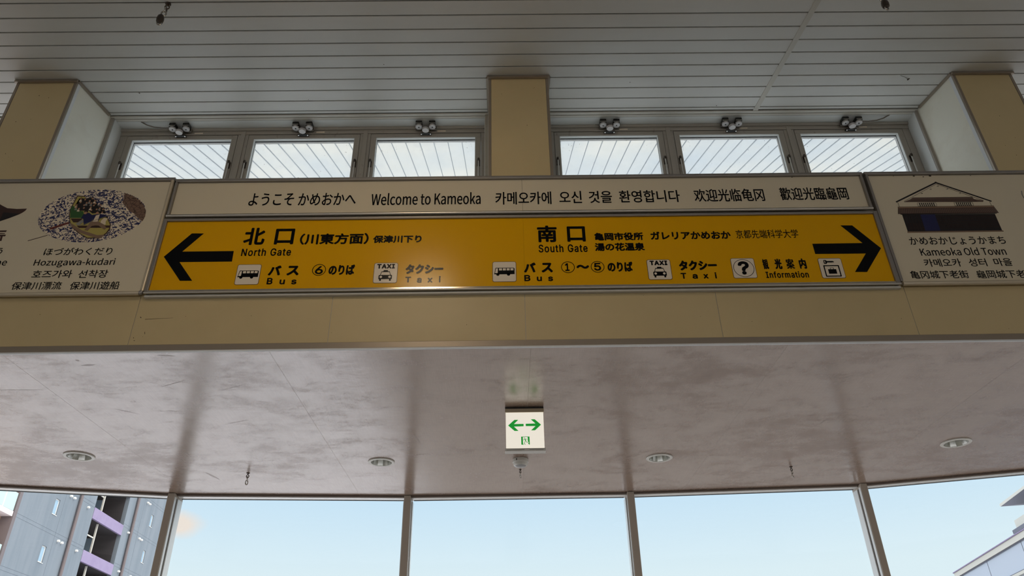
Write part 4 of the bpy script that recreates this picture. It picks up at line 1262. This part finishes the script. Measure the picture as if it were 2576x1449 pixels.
# ================================================================== FIXTURES UNDER THE SOFFIT
# exit sign
EX, EY = 0.099, 3.512
ex = empty('exit_sign', (EX, EY, 2.999))
tag(ex, 'lit white exit sign with two green arrows hanging below the soffit', 'exit sign')
local(MB().box(EX - 0.097, EX + 0.097, EY + 0.0, EY + 0.03, 2.990, 2.9985).build('mount', M['black_plastic'], ex))
local(MB().box(EX - 0.098, EX + 0.098, EY - 0.006, EY + 0.034, 2.970, 2.9895).build('top_housing', M['housing'], ex, bevel=0.002))
body = MB().box(EX - 0.0955, EX + 0.0955, EY + 0.0025, EY + 0.03, 2.785, 2.9695)
local(body.build('case', M['housing'], ex, bevel=0.001))
face = local(MB().box(EX - 0.0945, EX + 0.0945, EY - 0.004, EY + 0.002, 2.786, 2.9690).build('face', M['sign_face'], ex))
local(MB().box(EX - 0.100, EX + 0.100, EY - 0.008, EY + 0.034, 2.768, 2.783).build('bottom_housing', M['white_plastic'], ex, bevel=0.001))
yf = EY - 0.0044
fz = lambda py: 2.969 - (py - 338) / (888 - 338) * (2.969 - 2.786)
fx = lambda px_: EX - 0.0945 + (px_ - 562) / (1133 - 562) * 0.189
EP = lambda *pts: [(fx(a), fz(b)) for a, b in pts]
ga = MB().plate(EP((597, 542), (692, 455), (752, 455), (684, 520), (830, 520), (830, 557), (684, 560), (752, 628), (692, 628)), yf)
ga.build('green_arrow', M['green_sign'], face)
ga = MB().plate(EP((1093, 536), (1000, 449), (940, 449), (1008, 516), (862, 518), (862, 555), (1008, 557), (940, 622), (1000, 622)), yf)
ga.build('green_arrow', M['green_sign'], face)
PX = lambda a, b: (fx(785 + (a - 490) * 0.2480), fz(715 + (b - 695) * 0.2480))
rn = MB()
rn.plate([PX(495, 705), PX(1005, 705), PX(1005, 735), PX(495, 735)], yf)
rn.plate([PX(505, 735), PX(605, 735), PX(612, 1150), PX(655, 1205), PX(505, 1205)], yf)
rn.plate([PX(895, 735), PX(1005, 735), PX(1015, 1205), PX(970, 1205), PX(905, 1110), PX(965, 1080), PX(905, 1010)], yf)
rn.plate([(p[0], p[1]) for p in disc(*PX(700, 795), 0.0022, 0.0022, 14)], yf)
for pts, w in (([PX(735, 850), PX(760, 960)], .0044), ([PX(625, 925), PX(700, 860), PX(800, 845), PX(860, 910)], .0018), ([PX(750, 980), PX(680, 1130), PX(745, 1200)], .0024), ([PX(790, 960), PX(820, 1055), PX(915, 1055)], .0024)):
    stroke(rn, pts, w, yf)
rn.build('running_person_pictogram', M['green_sign'], face)

for grp in (((-0.092, 0.034), (-0.0585, 0.0285), (-0.0305, 0.010), (-0.021, 0.016)), ((0.020, 0.0325), (0.052, 0.0185), (0.070, 0.0125), (0.082, 0.007))):
    fp = MB()
    for a, wd in grp:
        fp.plate([(EX + a, 2.7735), (EX + a + wd, 2.7735), (EX + a + wd, 2.7752), (EX + a, 2.7752)], EY - 0.0083, 0.0002)
    local(fp.build('fine_print', M['steel'], ex))

# smoke detector
sd = empty('smoke_detector', (0.091, 4.352, 2.9995))
tag(sd, 'round white smoke detector on the soffit behind the exit sign', 'smoke detector')
c = (0.091, 4.352, 2.9993)
local(MB().lathe([(0.046, 0.0), (0.0475, -0.004), (0.0475, -0.020), (0.044, -0.024)], c, 48).build('base', M['white_plastic'], sd, smooth=True))
local(MB().lathe([(0.0435, -0.0245), (0.0425, -0.034), (0.036, -0.041), (0.020, -0.044), (0.003, -0.0445)], c, 48).build('sensor_cap', M['white_plastic'], sd, smooth=True))
local(MB().box(c[0] - 0.026, c[0] - 0.021, c[1] - 0.0465, c[1] - 0.038, 2.982, 2.992).build('indicator', M['black_plastic'], sd))
local(MB().lathe([(0.034, -0.0415), (0.024, -0.0455), (0.003, -0.0465)], c, 40).build('lens', M['grey_lens'], sd, smooth=True))

# recessed downlights
def downlight(x, y_, r, label):
    root = empty('downlight', (x, y_, 2.9995))
    tag(root, label, 'downlight', 'recessed downlights in the soffit')
    c = (x, y_, 2.9994)
    prof = [(r, 0.0), (r, -0.004), (r * 0.97, -0.006), (r * 0.79, -0.006), (r * 0.775, -0.003)]
    local(MB().lathe(prof, c, 56, close=False).build('rim', M['white_plastic'], root, smooth=True))
    m = MB()
    n = 24
    lev = [(r * 0.775, -0.004), (r * 0.70, 0.022), (r * 0.55, 0.060), (r * 0.34, 0.085)]
    vv = []
    for i, (rr, zz) in enumerate(lev):
        for k in range(n):
            a = 2 * math.pi * k / n
            q = rr * (1.0 if k % 2 == 0 else 0.955)
            vv.append((c[0] + q * math.cos(a), c[1] + q * math.sin(a), c[2] + zz))
    ff = []
    for i in range(len(lev) - 1):
        for k in range(n):
            ff.append((i * n + k, i * n + (k + 1) % n, (i + 1) * n + (k + 1) % n, (i + 1) * n + k))
    m.add(vv, ff)
    local(m.build('reflector', M['reflector'], root))
    local(MB().lathe([(r * 0.36, 0.084), (r * 0.36, 0.040), (r * 0.30, 0.028), (r * .02, 0.024)], c, 24).build('lamp_bulb', M['black_plastic'], root, smooth=True))
    # hole through the sheets
    return root


DL = [(-2.461, 4.170, 0.084, 'leftmost recessed downlight, near the grey apartment block'), (-0.747, 4.362, 0.079, 'recessed downlight second from the left, left of the exit sign'),
      (0.932, 4.360, 0.079, 'recessed downlight just right of the exit sign'), (2.636, 4.161, 0.084, 'rightmost recessed downlight, above the pale roof edge')]
cut = MB()
for x, y_, r, lab in DL:
    cut.lathe([(r * 0.785, -0.05), (r * 0.785, 0.3)], (x, y_, 3.0), 40)
cutter = cut.build('hole_cutter', M['soffit'])
for ob in [soffit] + list(soffit.children) + [o for o in bpy.data.objects if o.name == 'roof']:
    md = ob.modifiers.new('holes', 'BOOLEAN'); md.operation = 'DIFFERENCE'; md.object = cutter; md.solver = 'EXACT'
    bpy.context.view_layer.update()
    me = bpy.data.meshes.new_from_object(ob.evaluated_get(bpy.context.evaluated_depsgraph_get()))
    ob.modifiers.remove(md); ob.data = me
bpy.data.objects.remove(cutter)
for x, y_, r, lab in DL:
    downlight(x, y_, r, lab)

# ------------------------------------------------------------------ chain hooks
def oval_link(cx, cy, cz_, h, w, yaw, tilt=0.0, n=18):
    pts = []
    for k in range(n):
        a = 2 * math.pi * k / n
        px_ = (w / 2) * math.cos(a); pz = (h / 2) * math.sin(a)
        px_, pz = px_ * math.cos(tilt) - pz * math.sin(tilt), px_ * math.sin(tilt) + pz * math.cos(tilt)
        pts.append((cx + px_ * math.cos(yaw), cy + px_ * math.sin(yaw), cz_ + pz))
    return pts


def chain_hook(x, y_, ztop, label, group, scale=1.0, lean=0.0, snap=True, yaw=0.3):
    root = empty('chain_hook', (x, y_, ztop))
    tag(root, label, 'chain hook', group)
    s = scale
    local(MB().lathe([(0.010 * s, 0.0), (0.010 * s, -0.003 * s), (0.003 * s, -0.005 * s), (0.003 * s, -0.012 * s)], (x, y_, ztop), 16).build('ceiling_plate', M['steel'], root, smooth=True))
    local(MB().tube(oval_link(x, y_, ztop - 0.019 * s, 0.018 * s, 0.014 * s, yaw), 0.0024 * s, 8, True).build('eye_ring', M['steel'], root, smooth=True))
    z = ztop - 0.034 * s
    local(MB().tube(oval_link(x + lean * 0.3, y_, z, 0.026 * s, 0.015 * s, yaw + 1.4, lean * 4), 0.0029 * s, 8, True).build('chain_link', M['chrome'], root, smooth=True))
    if snap:
        z -= 0.020 * s; xx = x + lean
        local(MB().tube(oval_link(xx, y_, z, 0.024 * s, 0.015 * s, yaw, lean * 4), 0.0029 * s, 8, True).build('chain_link', M['chrome'], root, smooth=True))
        z -= 0.026 * s; xx = x + lean * 2.2
        p = MB().lathe([(0.006 * s, 0.018 * s), (0.011 * s, 0.010 * s), (0.013 * s, -0.004 * s), (0.0115 * s, -0.016 * s), (0.007 * s, -0.019 * s)], (xx, y_, z), 18)
        local(p.build('pulley_block', M['steel'], root, smooth=True))
        local(MB().tube(oval_link(xx, y_, z - 0.023 * s, 0.018 * s, 0.014 * s, yaw), 0.0024 * s, 8, True).build('bottom_ring', M['chrome'], root, smooth=True))
    else:
        z -= 0.022 * s
        local(MB().tube(oval_link(x + lean * 0.6, y_, z, 0.026 * s, 0.015 * s, yaw + 0.5, lean * 3), 0.0029 * s, 8, True).build('chain_link', M['chrome'], root, smooth=True))
    return root


G1 = 'chain hooks below the soffit'; G2 = 'pulley hooks under the plank ceiling'
chain_hook(-1.602, 4.545, 2.9995, 'small chain hook under the soffit left of the exit sign', G1, 1.05, snap=False)
chain_hook(0.093, 4.56, 2.9995, 'small chain hook just behind the round smoke detector', G1, 0.78, snap=False)
chain_hook(1.806, 4.585, 2.9995, 'small chain hook under the soffit right of the exit sign', G1, 1.0, snap=False)
hz_ = lambda y_: CZ + (y_ - CY) * SL
chain_hook(-1.556, 2.297, hz_(2.297) - 0.001, 'pulley hook hanging from the plank ceiling at upper left', G2, 1.3, -0.006)
chain_hook(1.752, 2.235, hz_(2.235) - 0.001, 'pulley hook hanging from the plank ceiling at upper right', G2, 1.3, 0.008)

# ------------------------------------------------------------------ warm downlights of the hall, just out of frame overhead
def hall_lamp(x, y_):
    z = hz_(y_)
    root = empty('hall_lamp', (x, y_, z))
    tag(root, 'warm round ceiling lamp overhead in front of the signs' if x < 0 else 'warm round ceiling lamp overhead at the right of the hall', 'lamp')
    local(MB().lathe([(0.20, -0.03), (0.20, -0.05), (0.19, -0.055)], (x, y_, z), 32, close=False).build('rim', M['white_plastic'], root, smooth=True))
    local(MB().lathe([(0.19, -0.048), (0.001, -0.048)], (x, y_, z), 32, close=False).build('diffuser', M['lamp_glow'], root))
    lamp = area_lamp('hall_lamp_light', (x, y_, z - 0.06), (R(20), 0, 0), 0.24, 0.24, HALL_LAMP_POWER, (1.0, 0.86, 0.66))
    lamp.parent = root; local(lamp)
    return root


hall_lamp(-0.54, 1.19)

# ================================================================== OUTSIDE
struct(MB().box(-120, 140, 5.5, 200, -6.2, -6.0).build('ground', M['ground']), 'unseen pale square far below the glass wall, kept bright for the soffit sheen', 'ground')  # unseen ground, made pale to brighten the reflection in the soffit
struct(MB().box(-4.5, 34.0, 5.6, 199, -5.998, -5.97).build('added_road', M['asphalt']), 'unseen grey asphalt street added to darken what the soffit reflects', 'added_road')  # unseen strip, added and widened to dim the soffit reflection
struct(MB().box(-120, 140, -120, -7.3, -6.2, -6.0).build('ground', M['ground']), 'pale paved ground on the other side of the station', 'ground')


def at(root, mb, name, mat, parent=None, **k):
    return mb.build(name, mat, parent or root, **k)


# grey apartment block on the left; x runs along the facade away from the viewer, y into the block
ang = math.atan2(0.9973, -0.0730)
ap = empty('apartment_building', (-24.934, -1.825, 0), ang)
tag(ap, 'blue grey apartment block with lilac balcony parapets behind the leftmost pane', 'building')
FH = 2.873
zb, ztp = -6.0, 30.0
S0, S1 = 45.3, 68.6
RC0, RC1 = 54.62, 60.0
w = MB()
wins = []
for k in range(-6, 6):
    for s0, s1, z0 in ((49.17, 49.75, 13.76), (64.95, 65.5, 13.78)):
        wins.append((s0, s1, z0 + FH * k, z0 + FH * k + 0.96))


def wall_with_windows(mb, s0, s1, holes):
    """facade strip with real openings, 0.25 m deep"""
    if not holes:
        return mb.box(s0, s1, 0, 0.3, zb, ztp)
    a, b = holes[0][0], holes[0][1]
    mb.box(s0, a, 0, 0.3, zb, ztp).box(b, s1, 0, 0.3, zb, ztp)
    z = zb
    for _, _, h0, h1 in sorted(holes, key=lambda q: q[2]):
        if h0 <= zb + 0.3 or h1 >= ztp - 0.3:
            continue
        mb.box(a, b, 0, 0.3, z, h0); z = h1
    return mb.box(a, b, 0, 0.3, z, ztp)


wall_with_windows(w, S0, RC0, [h for h in wins if h[0] < 55])
wall_with_windows(w, RC1, S1, [h for h in wins if h[0] > 55])
w.box(S1 - 0.3, S1, 0.3, 12, zb, ztp).box(S0, S0 + 0.3, 0.3, 12, zb, ztp)
at(ap, w, 'wall', M['concrete'])
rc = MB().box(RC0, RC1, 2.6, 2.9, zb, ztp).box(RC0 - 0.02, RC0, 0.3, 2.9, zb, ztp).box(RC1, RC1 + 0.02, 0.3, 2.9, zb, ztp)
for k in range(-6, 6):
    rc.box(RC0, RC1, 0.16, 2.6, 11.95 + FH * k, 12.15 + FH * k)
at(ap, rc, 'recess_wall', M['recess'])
for k in range(-2, 4):
    z = 11.925 + FH * k
    at(ap, MB().box(RC0 + 0.01, RC1 - 0.01, -0.02, 0.15, z, z + 0.745), 'parapet', M['lilac'])
    pz = z + 0.745
    r = at(ap, MB().box(56.33, 56.44, 0.25, 0.36, pz - 0.5, pz + FH - 0.76), 'drain_post', M['warm_grey'])
    at(ap, MB().box(RC0, 56.3, 0.30, 0.36, pz + 1.10, pz + 1.18), 'rail', M['warm_grey'])
    bw = at(ap, MB().box(RC0 + 0.3, RC0 + 1.6, 2.50, 2.595, pz + 0.1, pz + 1.7), 'balcony_door', M['window_glass'])
    at(ap, MB().box(RC1 - 0.05, RC1 - 0.005, 1.9, 2.45, pz + 0.75, pz + 1.9), 'side_window', M['window_glass'])
for k in (-1, 0, 1):
    for s0, s1, z0 in ((49.17, 49.75, 13.76), (64.95, 65.5, 13.78)):
        z = z0 + FH * k
        f = MB().box(s0, s0 + 0.06, 0.06, 0.12, z, z + 0.96).box(s1 - 0.06, s1, 0.06, 0.12, z, z + 0.96).box(s0 + 0.06, s1 - 0.06, 0.06, 0.12, z + 0.90, z + 0.96).box(s0 + 0.06, s1 - 0.06, 0.06, 0.12, z, z + 0.05)
        f.box(s0 - 0.03, s1 + 0.03, -0.03, 0.058, z - 0.03, z)
        fo = at(ap, f, 'window', M['rail_white'])
        MB().box(s0 + 0.06, s1 - 0.06, 0.08, 0.09, z + 0.05, z + 0.90).build('pane', M['window_glass'], fo)
for s in (52.14, 61.43):
    at(ap, MB().tube([(s, -0.13, zb), (s, -0.13, ztp)], 0.11, 10), 'downpipe', M['pipe_brown'], smooth=True)
for s, z in ((50.84, 15.29), (51.34, 15.29), (50.82, 12.43), (51.32, 12.42), (53.57, 15.26), (53.55, 12.38), (61.08, 15.24), (61.02, 12.38), (63.5, 18.18), (63.97, 18.18), (63.45, 15.31), (63.94, 15.3), (63.44, 12.43), (63.92, 12.43)):
    v = MB().tube([(s, 0.0, z), (s, -0.10, z), (s, -0.16, z - 0.04)], [0.08, 0.08, 0.045], 12)
    at(ap, v, 'vent_hood', M['rail_white'], smooth=True)
sm = MB()
for k in range(-2, 4):
    for dz in (0.0, 0.21):
        z = 12.62 + FH * k + dz
        for a, b in ((S0, RC0), (RC1, S1)):
            sm.box(a, b, -0.004, 0.0, z, z + 0.014)
for s in (50.3, 63.0):
    sm.box(s, s + 0.014, -0.004, 0.0, zb, ztp)
at(ap, sm, 'panel_joint', M['joint'])

# tan building at the far left edge
tn = empty('apartment_building', (-24.934, -1.825, 0), ang)
tag(tn, 'tan building with a glazed balcony at the far left edge of the glass wall', 'building')
at(tn, MB().box(38.0, 45.28, 0.6, 8, zb, ztp), 'wall', M['tan'])
at(tn, MB().box(44.98, 45.29, -0.05, 0.6, zb, ztp), 'corner_pipe', M['pipe_brown'])
for k in range(-2, 4):
    z = 12.55 + FH * k
    at(tn, MB().box(38.0, 44.96, -0.0, 1.4, z, z + 0.28), 'balcony_slab', M['slab_white'])
    at(tn, MB().box(38.0, 44.93, 0.02, 0.06, z + 0.30, z + 1.30), 'balcony_glass', M['glass_green'])
    at(tn, MB().box(43.70, 43.78, 0.0, 0.08, z + 0.28, z + 1.35), 'balcony_post', M['slab_white'])
    at(tn, MB().box(44.05, 44.15, 0.45, 0.55, z - FH + 1.3, z - 0.02), 'balcony_pillar', M['slab_white'])

# pale building on the right: x runs along the eave away from the viewer, y towards the viewer's side
ang2 = math.atan2(0.9743, 0.2252)
pb = empty('house', (17.537, -4.054, 0), ang2)
tag(pb, 'pale blue clad building with a light eave behind the far right pane', 'building')
at(pb, MB().box(30.0, 58.6, -9, 0.0, zb, 10.03), 'wall', M['pale_blue_wall'])
at(pb, MB().box(30.0, 59.12, -9.3, 0.10, 10.03, 10.34), 'eave', M['warm_grey'])
at(pb, MB().box(30.0, 59.2, -9.4, 0.14, 10.345, 10.40), 'gutter', M['lilac'])
at(pb, MB().box(30.0, 59.0, 0.001, 0.05, 9.965, 10.025), 'eave_joint', M['dark_roof'])
at(pb, MB().box(30.0, 58.6, 0.001, 0.16, 8.45, 8.60), 'ledge', M['warm_grey'])
at(pb, MB().box(30.0, 58.6, 0.001, 0.10, 8.61, 8.66), 'ledge_joint', M['dark_roof'])
jt = MB()
for s in (46.86, 41.0, 52.7):
    jt.box(s, s + 0.05, 0.001, 0.012, 8.67, 9.96)
at(pb, jt, 'cladding_joint', M['dark_roof'])
at(pb, MB().box(59.25, 61.0, -8, -0.1, zb, 10.10), 'rear_wing', M['warm_grey'])

tw = empty('tower_building', (33.126, -7.657, 0), ang2)
tag(tw, 'tall pale tower with an overhanging dark eave at the right edge above the roof', 'building')
at(tw, MB().box(70.0, 86.4, -8, -0.9, 19.3, 20.75), 'wall', M['warm_grey'])
at(tw, MB().box(70.0, 84.9, -0.895, -0.7, 19.5, 20.7), 'window', M['recess'])
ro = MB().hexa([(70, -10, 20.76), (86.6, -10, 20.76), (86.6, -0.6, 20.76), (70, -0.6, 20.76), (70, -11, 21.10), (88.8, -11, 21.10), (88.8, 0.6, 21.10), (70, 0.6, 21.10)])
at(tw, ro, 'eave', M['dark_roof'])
at(tw, MB().box(70, 88.85, -11, 0.65, 21.105, 21.36), 'roof_edge', M['warm_grey'])
at(tw, MB().tube([(86.0, -0.82, 19.3), (86.0, -0.82, 20.75)], 0.08, 8), 'downpipe', M['rail_white'])
at(tw, MB().box(70, 88.37, -9, 0.0, 18.62, 19.48), 'balcony_wall', M['warm_grey'])
at(tw, MB().box(70, 88.9, -9.3, 0.3, 18.25, 18.61), 'ledge', M['dark_roof'])
at(tw, MB().box(70, 88.2, -9, -0.2, zb, 18.24), 'shaft', M['warm_grey'])
